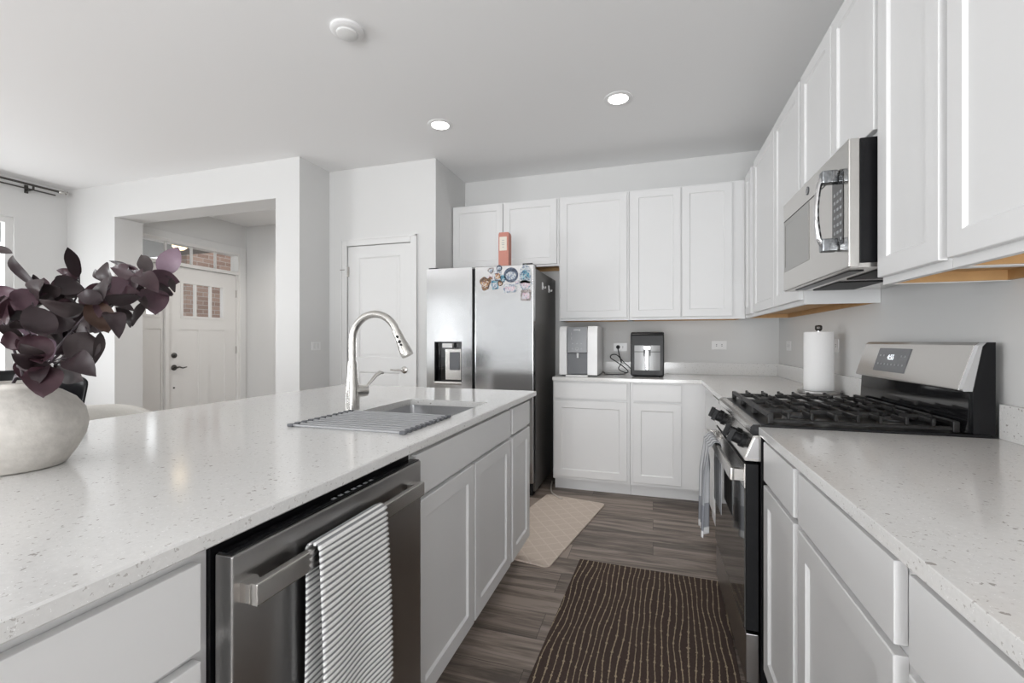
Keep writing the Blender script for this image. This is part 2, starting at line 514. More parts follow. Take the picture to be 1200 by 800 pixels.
def FB(u, n, z): return Vector((u, -n, z))            # back run, faces -Y:  u = X, n = -Y
def FR(u, n, z): return Vector((-n, u, z))            # right run, faces -X: u = Y, n = -X
def FI(u, n, z): return Vector((n, u, z))             # island, faces +X:    u = Y, n = X
def FW(x, y, z): return Vector((x, y, z))


class MB:
    def __init__(self, F=FW):
        self.bm = bmesh.new()
        self.F = F
        self.uv = None

    def v(self, a, b, c):
        return self.bm.verts.new(self.F(a, b, c))

    def face(self, vs):
        try:
            return self.bm.faces.new(vs)
        except ValueError:
            return None

    def box(self, a0, a1, b0, b1, c0, c1, bev=0.0, seg=2):
        vs = [self.v(a, b, c) for a in (a0, a1) for b in (b0, b1) for c in (c0, c1)]
        fs = [self.face([vs[i] for i in f]) for f in ((0, 1, 3, 2), (4, 6, 7, 5), (0, 4, 5, 1), (2, 3, 7, 6), (0, 2, 6, 4), (1, 5, 7, 3))]
        if bev:
            es = list({e for f in fs for e in f.edges})
            bmesh.ops.recalc_face_normals(self.bm, faces=fs)
            bmesh.ops.bevel(self.bm, geom=es, offset=bev, segments=seg, affect='EDGES', profile=0.5)
        return self

    def loops(self, rings, cap0=True, cap1=True, closed=True):
        """skin a list of rings (lists of Vector in frame coordinates)"""
        rs = [[self.v(*p) for p in r] for r in rings]
        n = len(rs[0])
        for a, b in zip(rs, rs[1:]):
            for i in range(n if closed else n - 1):
                self.face([a[i], a[(i + 1) % n], b[(i + 1) % n], b[i]])
        if cap0: self.face(rs[0][::-1])
        if cap1: self.face(rs[-1])
        return rs

    def prism(self, pts, axis, lo, hi, bev=0.0):
        """polygon pts (pairs in the two other axes, in order) extruded along axis 'a','b' or 'c'"""
        def at(p, t):
            return {'a': (t, p[0], p[1]), 'b': (p[0], t, p[1]), 'c': (p[0], p[1], t)}[axis]
        r0 = [self.v(*at(p, lo)) for p in pts]
        r1 = [self.v(*at(p, hi)) for p in pts]
        n = len(pts)
        fs = [self.face(r0[::-1]), self.face(r1)]
        fs += [self.face([r0[i], r0[(i + 1) % n], r1[(i + 1) % n], r1[i]]) for i in range(n)]
        if bev:
            bmesh.ops.recalc_face_normals(self.bm, faces=fs)
            es = list({e for f in fs for e in f.edges})
            bmesh.ops.bevel(self.bm, geom=es, offset=bev, segments=2, affect='EDGES', profile=0.5)
        return self

    def cyl(self, p0, p1, r0, r1=None, n=20, caps=True):
        return self.tube([p0, p1], [r0, r0 if r1 is None else r1], n, caps)

    def tube(self, pts, rad, n=10, caps=True, flat=None):
        pts = [Vector(p) for p in pts]
        if isinstance(rad, (int, float)): rad = [rad] * len(pts)
        t0 = (pts[1] - pts[0]).normalized()
        up = Vector((0, 0, 1)) if abs(t0.z) < 0.9 else Vector((1, 0, 0))
        x = t0.cross(up).normalized()
        rings = []
        for i, p in enumerate(pts):
            t = (pts[min(i + 1, len(pts) - 1)] - pts[max(i - 1, 0)]).normalized()
            x = (x - t * x.dot(t)).normalized()
            y = t.cross(x)
            fy = 1.0 if flat is None else flat
            rings.append([p + x * (rad[i] * math.cos(2 * math.pi * k / n)) + y * (rad[i] * fy * math.sin(2 * math.pi * k / n)) for k in range(n)])
        self.loops(rings, caps, caps)
        return self

    def lathe(self, prof, c=(0, 0, 0), n=32, axis='c', caps=True):
        rings = []
        for r, h in prof:
            ring = []
            for k in range(n):
                a = 2 * math.pi * k / n
                x, y = r * math.cos(a), r * math.sin(a)
                ring.append({'c': (c[0] + x, c[1] + y, c[2] + h), 'b': (c[0] + x, c[1] + h, c[2] + y), 'a': (c[0] + h, c[1] + x, c[2] + y)}[axis])
            rings.append(ring)
        self.loops(rings, caps, caps)
        return self

    def panel(self, u0, u1, z0, z1, n0, n1, frame=0.056, recess=0.008, cham=0.007, bev=0.002):
        """shaker slab: thickness n0..n1, flat panel set back inside the frame"""
        def ring(i, n):
            return [(u0 + i, n, z0 + i), (u1 - i, n, z0 + i), (u1 - i, n, z1 - i), (u0 + i, n, z1 - i)]
        self.loops([ring(0, n0), ring(0, n1 - bev), ring(bev, n1), ring(frame, n1), ring(frame + cham * 0.45, n1 - recess * 0.55), ring(frame + cham, n1 - recess)])
        return self

    def sheet(self, rows, thick=0.0, uvs=None):
        """grid of points (rows of frame-coordinate points), uvs: same shape of (u, v)"""
        rs = [[self.v(*p) for p in r] for r in rows]
        lay = self.bm.loops.layers.uv.verify() if uvs else None
        for i in range(len(rs) - 1):
            for j in range(len(rs[0]) - 1):
                f = self.face([rs[i][j], rs[i][j + 1], rs[i + 1][j + 1], rs[i + 1][j]])
                if f and lay:
                    for l, (a, b) in zip(f.loops, ((i, j), (i, j + 1), (i + 1, j + 1), (i + 1, j))):
                        l[lay].uv = uvs[a][b]
        return self

    def build(self, name, mat, parent=None, smooth=35, solid=0.0, sub=0, origin=None, keep_normals=False):
        bm = self.bm
        if not keep_normals:
            bmesh.ops.recalc_face_normals(bm, faces=bm.faces)
        if parent is not None:
            org = ORIGIN[parent.name]
        elif origin is not None:
            org = Vector(origin)
        else:
            xs = [v.co for v in bm.verts]
            lo = Vector([min(c[i] for c in xs) for i in range(3)]); hi = Vector([max(c[i] for c in xs) for i in range(3)])
            org = Vector(((lo.x + hi.x) / 2, (lo.y + hi.y) / 2, lo.z))
        for v in bm.verts: v.co -= org
        me = bpy.data.meshes.new(name)
        bm.to_mesh(me); bm.free()
        mats = mat if isinstance(mat, list) else [mat]
        for k in mats: me.materials.append(M[k] if isinstance(k, str) else k)
        if smooth:
            me.polygons.foreach_set('use_smooth', [True] * len(me.polygons))
            me.set_sharp_from_angle(angle=R(smooth))
        o = bpy.data.objects.new(name, me)
        COL.objects.link(o)
        if parent is not None:
            o.parent = parent
        else:
            o.location = org
        ORIGIN[o.name] = org
        if solid:
            md = o.modifiers.new('thickness', 'SOLIDIFY'); md.thickness = solid; md.offset = 0
        if smooth and not solid and not sub and not keep_normals:
            md = o.modifiers.new('normals', 'WEIGHTED_NORMAL'); md.keep_sharp = True; md.weight = 90
        if sub:
            md = o.modifiers.new('smooth', 'SUBSURF'); md.levels = sub; md.render_levels = sub
        return o


def tag(o, label, cat, group=None):
    o['label'] = label; o['category'] = cat
    if group: o['group'] = group
    return o


def thing(name, loc, label, cat, group=None):
    o = bpy.data.objects.new(name, None)
    o.empty_display_size = 0.1
    o.location = loc
    COL.objects.link(o)
    ORIGIN[o.name] = Vector(loc)
    return tag(o, label, cat, group)


def struct(o):
    o['kind'] = 'structure'
    return o


def text(name, body, size, loc, rot, mat, parent, ext=0.0004):
    c = bpy.data.curves.new(name, 'FONT')
    c.body = body; c.size = size; c.extrude = ext
    c.align_x = 'CENTER'; c.align_y = 'CENTER'
    c.materials.append(M[mat])
    tmp = bpy.data.objects.new(name, c)
    COL.objects.link(tmp)
    bpy.context.view_layer.update()
    me = bpy.data.meshes.new_from_object(tmp.evaluated_get(bpy.context.evaluated_depsgraph_get()))
    bpy.data.objects.remove(tmp, do_unlink=True)
    bpy.data.curves.remove(c)
    me.name = name
    o = bpy.data.objects.new(name, me)
    COL.objects.link(o)
    o.parent = parent
    o.location = Vector(loc) - ORIGIN[parent.name]
    o.rotation_euler = rot
    ORIGIN[o.name] = Vector(loc)
    return o


# ================================================================== ROOM SHELL
XR, YB, ZC = 0.989, 4.22, 2.785
XL = -5.9
YF = -4.0
struct(MB().box(XL - 0.1, XR + 0.1, YF - 0.1, 5.05, -0.12, 0.0).build('floor', 'floor', origin=(0, 0, 0)))
mb = MB()
mb.box(XL - 0.1, XR + 0.1, YF - 0.1, 3.455, ZC, ZC + 0.1)
mb.box(-5.52, XR + 0.1, 3.455, 5.05, ZC, ZC + 0.1)
struct(mb.build('ceiling', 'ceiling'))
struct(MB().box(XR, XR + 0.1, YF, YB + 0.1, 0, ZC).build('wall_right', 'wall'))
struct(MB().box(-1.91, XR, YB, YB + 0.1, 0, ZC).build('wall_back', 'wall'))
# pantry block: front wall with a doorway, side wall towards the refrigerator
DX0, DX1, DZ = -2.705, -2.035, 2.078
mb = MB()
mb.box(-2.90, DX0, 3.57, 3.68, 0, ZC)
mb.box(DX1, -1.80, 3.57, 3.68, 0, ZC)
mb.box(DX0, DX1, 3.57, 3.68, DZ, ZC)
struct(mb.build('wall_pantry', 'wall'))
struct(MB().box(-1.91, -1.80, 3.68, YB, 0, ZC).build('wall_pantry_side', 'wall'))
struct(MB().box(-3.01, -2.90, 3.455, 4.95, 0, ZC).build('wall_hall', 'wall'))
# wall with the wide opening to the entry
OX0, OX1, OZ = -5.18, -3.156, 2.45
mb = MB()
mb.box(XL - 0.1, OX0, 3.19, 3.455, 0, ZC)
mb.box(OX1, -2.90, 3.19, 3.455, 0, ZC)
mb.box(OX0, OX1, 3.19, 3.455, OZ, ZC)
struct(mb.build('wall_entry', 'wall'))
# front-door wall of the entry, with the door opening
EX = -5.4
EY0, EY1, EZ = 3.555, 4.835, 2.39
mb = MB()
mb.box(EX - 0.12, EX, 3.455, EY0, 0, ZC)
mb.box(EX - 0.12, EX, EY1, 5.05, 0, ZC)
mb.box(EX - 0.12, EX, EY0, EY1, EZ, ZC)
struct(mb.build('wall_foyer_left', 'wall'))
struct(MB().box(EX, -2.90, 4.95, 5.05, 0, ZC).build('wall_foyer_back', 'wall'))


def wall_x_with_holes(name, x0, x1, y0, y1, holes):
    mb = MB()
    y = y0
    for (a, b, z0, z1) in sorted(holes):
        mb.box(x0, x1, y, a, 0, ZC)
        if z0 > 0: mb.box(x0, x1, a, b, 0, z0)
        mb.box(x0, x1, a, b, z1, ZC)
        y = b
    mb.box(x0, x1, y, y1, 0, ZC)
    return struct(mb.build(name, 'wall'))


LW = [(0.98, 2.775, 0.75, 2.395), (-2.7, -0.5, 0.75, 2.395)]  # second opening is an unseen window added to let in light
wall_x_with_holes('wall_left', XL - 0.1, XL, YF, 3.19, LW)
# rear wall (behind the camera) with wide patio glazing
mb = MB()
RX0, RX1, RZ0, RZ1 = -5.75, 0.88, 0.06, 2.42
mb.box(XL - 0.1, RX0, YF - 0.1, YF, 0, ZC)
mb.box(RX1, XR + 0.1, YF - 0.1, YF, 0, ZC)
mb.box(RX0, RX1, YF - 0.1, YF, RZ1, ZC)
mb.box(RX0, RX1, YF - 0.1, YF, 0, RZ0)
struct(mb.build('wall_front', 'wall'))

# windows: frame with muntins + glass
wi = 0


def window_unit(F, u0, u1, z0, z1, n0, n1, mull, hbar=()):
    global wi
    wi += 1
    mb = MB(F)
    w = 0.055
    mb.box(u0, u0 + w, n0, n1, z0, z1); mb.box(u1 - w, u1, n0, n1, z0, z1)
    mb.box(u0 + w, u1 - w, n0, n1, z0, z0 + w); mb.box(u0 + w, u1 - w, n0, n1, z1 - w, z1)
    for m_ in mull: mb.box(m_ - 0.03, m_ + 0.03, n0, n1, z0 + w, z1 - w)
    for h in hbar:
        mb.box(u0 + w, u1 - w, n0 + 0.01, n1 - 0.01, h - 0.025, h + 0.025)
    o = struct(mb.build('window_%d' % wi, 'trim'))
    mid = (n0 + n1) / 2
    g = MB(F).box(u0 + w, u1 - w, mid - 0.003, mid + 0.003, z0 + w, z1 - w).build('glass_pane', 'glass', o)
    return o


for (a, b, z0, z1) in LW:
    window_unit(FI, a, b, z0, z1, XL - 0.085, XL - 0.025, [(a + b) / 2], [(z0 + z1) / 2])
window_unit(FB, RX0, RX1, RZ0, RZ1, -YF + 0.02, -YF + 0.08, [RX0 + (RX1 - RX0) * k / 4 for k in (1, 2, 3)])
wt = 0


def trim(mb, mat='trim'):
    global wt
    wt += 1
    return struct(mb.build('trim_%d' % wt, mat))


# baseboards
BBH, BBT = 0.11, 0.014
def baseboard(side, *box):
    struct(MB().box(*box, bev=0.003).build('baseboard_' + side, 'trim'))
baseboard('entry', XL, OX0, 3.19 - BBT, 3.19, 0, BBH)
baseboard('entry_right', OX1, -2.90, 3.19 - BBT, 3.19, 0, BBH)
baseboard('hall', -2.90, -2.90 + BBT, 3.19, 3.57 - BBT, 0, BBH)
baseboard('left', XL, XL + BBT, YF, 3.19 - BBT, 0, BBH)
baseboard('foyer_back', EX, -3.01, 4.95 - BBT, 4.95, 0, BBH)

# pantry door casing
mb = MB()
cw = 0.058
mb.box(DX0 - cw, DX0 + 0.004, 3.555, 3.57, 0, DZ + cw, bev=0.004)
mb.box(DX1 - 0.004, DX1 + cw, 3.555, 3.57, 0, DZ + cw, bev=0.004)
mb.box(DX0 + 0.004, DX1 - 0.004, 3.555, 3.57, DZ - 0.004, DZ + cw, bev=0.004)
mb.box(DX0 - cw, DX0 - cw + 0.012, 3.549, 3.556, 0, DZ + cw)
mb.box(DX1 + cw - 0.012, DX1 + cw, 3.549, 3.556, 0, DZ + cw)
mb.box(DX0 - cw, DX1 + cw, 3.549, 3.556, DZ + cw - 0.012, DZ + cw)
trim(mb)
# pantry door: two-panel leaf
d1 = MB(FB)
u0, u1 = DX0 + 0.006, DX1 - 0.006
n0, n1 = -3.615, -3.577
zz = [0.012, 0.20, 0.92, 1.045, 1.965, DZ - 0.008]
st = 0.115
d1.box(u0, u0 + st, n0, n1, zz[0], zz[5]); d1.box(u1 - st, u1, n0, n1, zz[0], zz[5])
for a, b in ((0, 1), (2, 3), (4, 5)):
    d1.box(u0 + st, u1 - st, n0, n1, zz[a], zz[b])
for a, b in ((1, 2), (3, 4)):
    i = 0.0
    x0, x1, y0, y1 = u0 + st, u1 - st, zz[a], zz[b]
    def rg(i, n): return [(x0 + i, n, y0 + i), (x1 - i, n, y0 + i), (x1 - i, n, y1 - i), (x0 + i, n, y1 - i)]
    d1.loops([rg(0, n0 + 0.005), rg(0, n1), rg(0.012, n1 - 0.009), rg(0.03, n1 - 0.009), rg(0.042, n1 - 0.003)])
o_pd = struct(d1.build('door_1', 'trim'))
hb = MB(FB)
hx, hz = DX1 - 0.075, 0.944
hb.lathe([(0.0, 0.0), (0.031, 0.0), (0.031, 0.006), (0.02, 0.012), (0.011, 0.014), (0.011, 0.05), (0.0, 0.052)], (hx, n1, hz), 20, 'b')
hb.tube([(hx, n1 + 0.045, hz), (hx - 0.03, n1 + 0.048, hz + 0.002), (hx - 0.07, n1 + 0.046, hz - 0.001), (hx - 0.115, n1 + 0.042, hz + 0.003)], [0.010, 0.009, 0.008, 0.006], 10)
hb.build('door_handle', 'nickel', o_pd)
hb = MB(FB)
for z in (1.84, 0.25):
    hb.cyl((DX0 + 0.002, -3.569, z - 0.045), (DX0 + 0.002, -3.569, z + 0.045), 0.007, n=10)
    hb.box(DX0 - 0.006, DX0 + 0.02, -3.58, -3.572, z - 0.045, z + 0.045)
hb.cyl((DX0, -3.566, 1.86), (DX0 - 0.055, -3.54, 1.855), 0.004, n=8)
hb.build('hinge', 'nickel', o_pd)

# front door unit in the entry (faces +X): jambs, transom lights, sidelight, door leaf
mb = MB(FI)
TZ0, TZ1 = 2.135, 2.355
mb.box(EY0, EY0 + 0.035, EX - 0.12, EX + 0.012, 0, EZ)
mb.box(EY1 - 0.03, EY1, EX - 0.12, EX + 0.012, 0, EZ)
mb.box(EY0 + 0.035, EY1 - 0.03, EX - 0.12, EX + 0.012, TZ1, EZ)
mb.box(EY0 + 0.035, EY1 - 0.03, EX - 0.12, EX + 0.012, 2.095, TZ0)
mb.box(3.845, 3.885, EX - 0.12, EX + 0.006, 0, 2.095)
lts = [3.59, 3.885, 4.20, 4.52, 4.805]
for y in lts[1:-1]:
    mb.box(y - 0.011, y + 0.011, EX - 0.070, EX - 0.046, TZ0, TZ1)
trim(mb, 'door')
mb = MB(FI)
cw = 0.085
mb.box(EY0 - cw, EY0, EX, EX + 0.016, 0, EZ + cw, bev=0.003)
mb.box(EY1, EY1 + cw, EX, EX + 0.016, 0, EZ + cw, bev=0.003)
mb.box(EY0, EY1, EX, EX + 0.016, EZ, EZ + cw, bev=0.003)
trim(mb, 'trim')
o_tr = struct(MB(FI).box(lts[0], lts[-1], EX - 0.062, EX - 0.056, TZ0, TZ1).build('window_4', 'glass'))


def entry_leaf(name, y0, y1, z1, gy0, gy1, gz0, gz1, panels, bars):
    mb = MB(FI)
    a, b = EX - 0.075, EX - 0.03
    mb.box(y0, y1, a, b, 0.01, 0.19)
    mb.box(y0, y1, a, b, gz1, z1)
    mb.box(y0, gy0, a, b, 0.19, gz1)
    mb.box(gy1, y1, a, b, 0.19, gz1)
    mb.box(gy0, gy1, a, b, panels[0][3], gz0)
    ys = gy0
    for (p0, p1, q0, q1) in panels:
        if p0 > ys + 0.001: mb.box(ys, p0, a, b, q0, q1)
        mb.box(p0, p1, a, b - 0.010, q0, q1)
        ys = p1
    # lite frame
    w = 0.03
    for k in ((gy0 - 0.0, gy0 + w, gz0, gz1), (gy1 - w, gy1, gz0, gz1), (gy0 + w, gy1 - w, gz0, gz0 + w), (gy0 + w, gy1 - w, gz1 - w, gz1)):
        mb.box(k[0], k[1], a, b + 0.008, k[2], k[3])
    for y in bars: mb.box(y - 0.013, y + 0.013, (a + b) / 2 - 0.012, b - 0.004, gz0 + w, gz1 - w)
    o = struct(mb.build(name, 'door'))
    MB(FI).box(gy0 + w, gy1 - w, (a + b) / 2 - 0.003, (a + b) / 2 + 0.003, gz0 + w, gz1 - w).build('glass_pane', 'glass', o)
    return o


o_fd = entry_leaf('door_2', 3.889, 4.802, 2.09, 4.045, 4.635, 1.475, 1.93, [(4.045, 4.27, 0.19, 1.34), (4.41, 4.635, 0.19, 1.34)], (4.238, 4.442))
entry_leaf('door_3', 3.592, 3.843, 2.09, 3.625, 3.820, 1.475, 1.93, [(3.645, 3.820, 0.19, 1.34)], ())
hb = MB(FI)
fy = 3.965
nb = EX - 0.03
hb.lathe([(0, 0), (0.033, 0), (0.033, 0.008), (0.012, 0.014), (0.011, 0.05), (0, 0.052)], (nb, fy, 0.885), 20, 'b') if False else None
def disc_x(mb, n, u, z, prof, seg=20):
    """lathe about the outward normal of frame FI/FR/FB"""
    rings = []
    for r, h in prof:
        rings.append([(u + r * math.cos(2 * math.pi * k / seg), n + h, z + r * math.sin(2 * math.pi * k / seg)) for k in range(seg)])
    mb.loops(rings)
disc_x(hb, nb, fy, 0.885, [(0.033, 0), (0.033, 0.008), (0.013, 0.014), (0.011, 0.05), (0.006, 0.052)])
hb.tube([(fy, nb + 0.045, 0.885), (fy + 0.03, nb + 0.048, 0.892), (fy + 0.075, nb + 0.046, 0.878), (fy + 0.125, nb + 0.044, 0.888)], [0.010, 0.009, 0.008, 0.006], 10)
hb.build('door_handle', 'rod', o_fd)
hb = MB(FI); disc_x(hb, nb, fy, 1.03, [(0.031, 0), (0.031, 0.012), (0.024, 0.018), (0.012, 0.02), (0.008, 0.026)])
hb.build('deadbolt', 'rod', o_fd)
hb = MB(FI); disc_x(hb, nb, fy, 0.645, [(0.011, 0), (0.011, 0.005), (0.005, 0.007)])
hb.build('viewer', 'rod', o_fd)
for z in (1.84, 1.08, 0.3):
    MB(FI).box(4.798, 4.815, nb - 0.004, nb + 0.014, z - 0.05, z + 0.05, bev=0.003).build('hinge', 'nickel', o_fd)

# outside: ground, porch brick wall and beam, neighbour's siding behind the rear glazing
struct(MB().box(-30, 30, -30, 30, -0.30, -0.14).build('ground', 'asphalt'))
mb = MB()
mb.box(-7.55, -7.25, 5.50, 7.6, -0.14, 3.2)
mb.box(-7.25, -5.54, 6.6, 6.9, -0.14, 3.2)
struct(mb.build('wall_porch', 'brick'))
struct(MB().box(-8.8, -5.53, 3.2, 5.49, 2.60, 2.74).build('ceiling_porch', 'fridge_side'))
t = thing('porch_light', (-6.35, 4.72, 2.475), 'small glowing dome light under the porch ceiling seen through the transom', 'light')
MB().lathe([(0.07, 0.12), (0.10, 0.10), (0.10, 0.09)], (-6.35, 4.72, 2.475), 20).build('base', 'rod', t)
MB().lathe([(0.095, 0.09), (0.085, 0.04), (0.05, 0.01), (0.01, 0.0)], (-6.35, 4.72, 2.475), 20).build('lamp_shade', 'porch_lamp', t)
struct(MB().box(-9, 6, -12.2, -12.0, -0.14, 3.4).build('wall_outside', 'siding'))

# ================================================================== CABINETS
TK = 0.10
CT = 0.886          # cabinet top / underside of worktop
WT = 0.914          # worktop surface
TH = 0.02           # door thickness


def base_cabinet(F, u0, u1, nf, nb_, label, doors, drawers, toe=True, group=None, filler=None, name='base_cabinet'):
    """nf: face-frame plane (towards the aisle is +n), nb_: rear plane"""
    t = thing(name, F((u0 + u1) / 2, (nf + nb_) / 2, 0), label, 'cabinet', group)
    mb = MB(F)
    s = 0.018
    mb.box(u0, u0 + s, nb_, nf - 0.019, TK, CT); mb.box(u1 - s, u1, nb_, nf - 0.019, TK, CT)
    mb.box(u0 + s, u1 - s, nb_, nb_ + s, TK, CT)
    mb.box(u0 + s, u1 - s, nb_ + s, nf - 0.019, TK, TK + s)
    mb.box(u0, u1, nf - 0.019, nf, TK, CT)
    mb.build('carcass', 'cab', t)
    MB(F).box(u0, u1, nb_, nf - 0.075, 0, TK).build('toe_kick', 'cab', t)
    for (a, b, z0, z1) in doors:
        MB(F).panel(a, b, z0, z1, nf + 0.001, nf + TH).build('door', 'cab', t)
    for (a, b, z0, z1) in drawers:
        MB(F).box(a, b, nf + 0.001, nf + TH, z0, z1, bev=0.0025).build('drawer_front', 'cab', t)
    return t


DZ0, DZ1 = 0.745, 0.872     # drawer front
PZ0, PZ1 = 0.125, 0.730     # door

# ---- island, faces +X
NI = -0.672
NIB = -1.50
base_cabinet(FI, -0.10, 0.541, NI, NIB, 'white island cabinet with stacked drawers left of the steel dishwasher', [], [(-0.085, 0.518, DZ0 - 0.012, DZ1 - 0.006), (-0.085, 0.518, 0.435, 0.718), (-0.085, 0.518, 0.125, 0.42)])
base_cabinet(FI, 1.155, 2.095, NI, NIB, 'wide white sink cabinet with two doors between the dishwasher and the narrow end cabinet', [(1.17, 1.617, PZ0, PZ1), (1.630, 2.078, PZ0, PZ1)], [(1.17, 2.078, DZ0, DZ1)], name='sink_cabinet')
base_cabinet(FI, 2.097, 2.445, NI, NIB, 'narrow white cabinet at the far end of the island nearest the refrigerator', [(2.117, 2.432, PZ0, PZ1)], [(2.117, 2.432, DZ0, DZ1)])
# back and end panels of the island body
mb = MB()
mb.box(-1.53, -1.505, -0.10, 2.445, 0, CT)
mb.build('back_panel', 'cab', bpy.data.objects['sink_cabinet'])

# island worktop with sink cut-out
IX0, IX1, IY0, IY1 = -1.95, -0.641, -0.13, 2.54
SX0, SX1, SY0, SY1 = -1.146, -0.737, 1.29, 2.005


def slab_with_hole(mb, x0, x1, y0, y1, hx0, hx1, hy0, hy1, z0, z1, bev=0.003):
    def ring(a, b, c, d, z): return [(a, c, z), (b, c, z), (b, d, z), (a, d, z)]
    rs = [ring(hx0, hx1, hy0, hy1, z0), ring(hx0, hx1, hy0, hy1, z1), ring(x0 + bev, x1 - bev, y0 + bev, y1 - bev, z1), ring(x0, x1, y0, y1, z1 - bev), ring(x0, x1, y0, y1, z0 + bev), ring(x0 + bev, x1 - bev, y0 + bev, y1 - bev, z0), ring(hx0, hx1, hy0, hy1, z0)]
    mb.loops(rs, False, False)
    bmesh.ops.remove_doubles(mb.bm, verts=mb.bm.verts, dist=1e-5)


mb = MB()
slab_with_hole(mb, IX0, IX1, IY0, IY1, SX0, SX1, SY0, SY1, CT + 0.0005, WT)
wo = mb.build('island_worktop', 'quartz', origin=(-1.3, 1.2, CT))
tag(wo, 'long white speckled quartz worktop on the island, with the sink cut into it', 'worktop')

# sink bowl under the cut-out
t = thing('kitchen_sink', ((SX0 + SX1) / 2, (SY0 + SY1) / 2, 0.66), 'stainless steel undermount sink bowl set into the island', 'sink')
mb = MB()
def rr(x0, x1, y0, y1, r, z, k=5):
    out = []
    for cx, cy, a0 in ((x1 - r, y1 - r, 0), (x0 + r, y1 - r, 90), (x0 + r, y0 + r, 180), (x1 - r, y0 + r, 270)):
        for i in range(k + 1):
            a = R(a0 + 90 * i / k)
            out.append((cx + r * math.cos(a), cy + r * math.sin(a), z))
    return out
e = 0.004
mb.loops([rr(SX0 - 0.022, SX1 + 0.022, SY0 - 0.022, SY1 + 0.022, 0.03, 0.8855), rr(SX0 - e, SX1 + e, SY0 - e, SY1 + e, 0.02, 0.8855), rr(SX0 + 0.004, SX1 - 0.004, SY0 + 0.004, SY1 - 0.004, 0.03, 0.70), rr(SX0 + 0.02, SX1 - 0.02, SY0 + 0.02, SY1 - 0.02, 0.03, 0.675)], False, True)
mb.build('bowl', 'steel_sink', t, solid=0.0015)
MB().lathe([(0.055, 0.0), (0.05, 0.004), (0.035, 0.003), (0.03, 0.0)], ((SX0 + SX1) / 2, 1.72, 0.6765), 24).build('drain', 'chrome', t)

# roll-up drying rack over the sink
t = thing('drying_rack', (-0.945, 1.393, WT), 'grey roll-up drying rack lying over the near end of the sink', 'drying rack')
n_r = 11
ry0, ry1 = 1.236, 1.556
for i in range(n_r):
    y = ry0 + (ry1 - ry0) * i / (n_r - 1)
    MB().cyl((-1.162, y, 0.9195), (-0.728, y, 0.9195), 0.0036, n=10).build('bar', 'rack_grey', t)
for x in (-1.158, -0.733):
    mb = MB()
    for i in range(n_r):
        y = ry0 + (ry1 - ry0) * i / (n_r - 1)
        mb.box(x - 0.010, x + 0.010, y - 0.0085, y + 0.0085, 0.9145, 0.9248, bev=0.0022)
    mb.build('end_strip', 'grey_plastic', t)

# faucet
fx, fyy = -1.207, 1.628
t = thing('kitchen_faucet', (fx, fyy, WT), 'brushed nickel pull-down faucet arching over the island sink', 'faucet')
mb = MB()
mb.lathe([(0.030, 0.0), (0.030, 0.012), (0.029, 0.05), (0.026, 0.09), (0.0215, 0.14), (0.019, 0.19), (0.0185, 0.20)], (fx, fyy, WT), 28)
mb.build('body', 'nickel', t)
pts = [(fx, fyy, WT + 0.20), (fx, fyy, WT + 0.29)]
cx, cz, ra = fx + 0.108, WT + 0.29, 0.108
for i in range(1, 15):
    a = R(180 - i * 11.3)
    pts.append((cx + ra * math.cos(a), fyy, cz + ra * math.sin(a)))
MB().tube(pts, 0.0150, 16).build('spout', 'nickel', t)
e0 = Vector(pts[-1]); dr = (Vector(pts[-1]) - Vector(pts[-2])).normalized()
hd = MB().tube([e0, e0 + dr * 0.004, e0 + dr * 0.05, e0 + dr * 0.10, e0 + dr * 0.115], [0.0155, 0.0165, 0.019, 0.0255, 0.0245], 20).build('spray_head', 'nickel', t)
pr_ = Vector((-dr.z, 0, dr.x))
side = Vector((0.15, -1, 0)).normalized()
for k, s_ in ((0.030, 0.0055), (0.052, 0.007), (0.068, 0.007)):
    c = e0 + dr * k + side * 0.0175
    MB().lathe([(s_, -0.004), (s_, 0.003), (s_ * 0.6, 0.005)], c, 12, 'b').build('button', 'black_matte', hd)
hdir = Vector((0.5, 0.85, 0)).normalized()
mb = MB()
b0 = Vector((fx, fyy, WT + 0.075))
mb.cyl(b0 + hdir * 0.012, b0 + hdir * 0.062, 0.0255, 0.0245, 20)
lv = mb.build('valve', 'nickel', t)
mb = MB()
q = b0 + hdir * 0.050
mb.tube([q + Vector((0, 0, 0.004)), q + hdir * 0.025 + Vector((0, 0, 0.030)), q + hdir * 0.052 + Vector((0, 0, 0.060)), q + hdir * 0.074 + Vector((0, 0, 0.074)), q + hdir * 0.088 + Vector((0, 0, 0.071))], [0.0085, 0.009, 0.011, 0.0135, 0.009], 12, flat=0.6)
mb.build('lever', 'nickel', t)

# ---- dishwasher
AD = -0.623
t = thing('dishwasher', (-0.9, 0.843, 0), 'stainless steel dishwasher built into the island with a striped towel on its handle', 'dishwasher')
MB(FI).box(0.5425, 1.149, -1.22, -0.665, 0.09, CT - 0.004).build('tub', 'black', t)
MB(FI).box(0.5425, 1.149, -1.22, -0.745, 0.0, 0.09).build('toe_kick', 'black', t)
dd = MB(FI).box(0.545, 1.146, -0.660, AD, 0.115, 0.866, bev=0.004).build('door', 'steel_dark', t)
MB(FI).box(0.549, 1.142, -0.655, AD - 0.005, 0.8655, 0.8685).build('control_strip', 'black_gloss', dd)
mb = MB(FI)
for k in range(7): mb.box(0.80 + 0.022 * k, 0.811 + 0.022 * k, AD - 0.024, AD - 0.017, 0.8686, 0.8690)
mb.build('key_legend', 'print_grey', dd)
HZ0, HZ1, HN = 0.786, 0.822, -0.588
mb = MB(FI)
mb.prism([(0.558, HN - 0.016), (1.103, HN - 0.016), (1.103, HN), (0.558, HN)], 'c', HZ0, HZ1, bev=0.003)
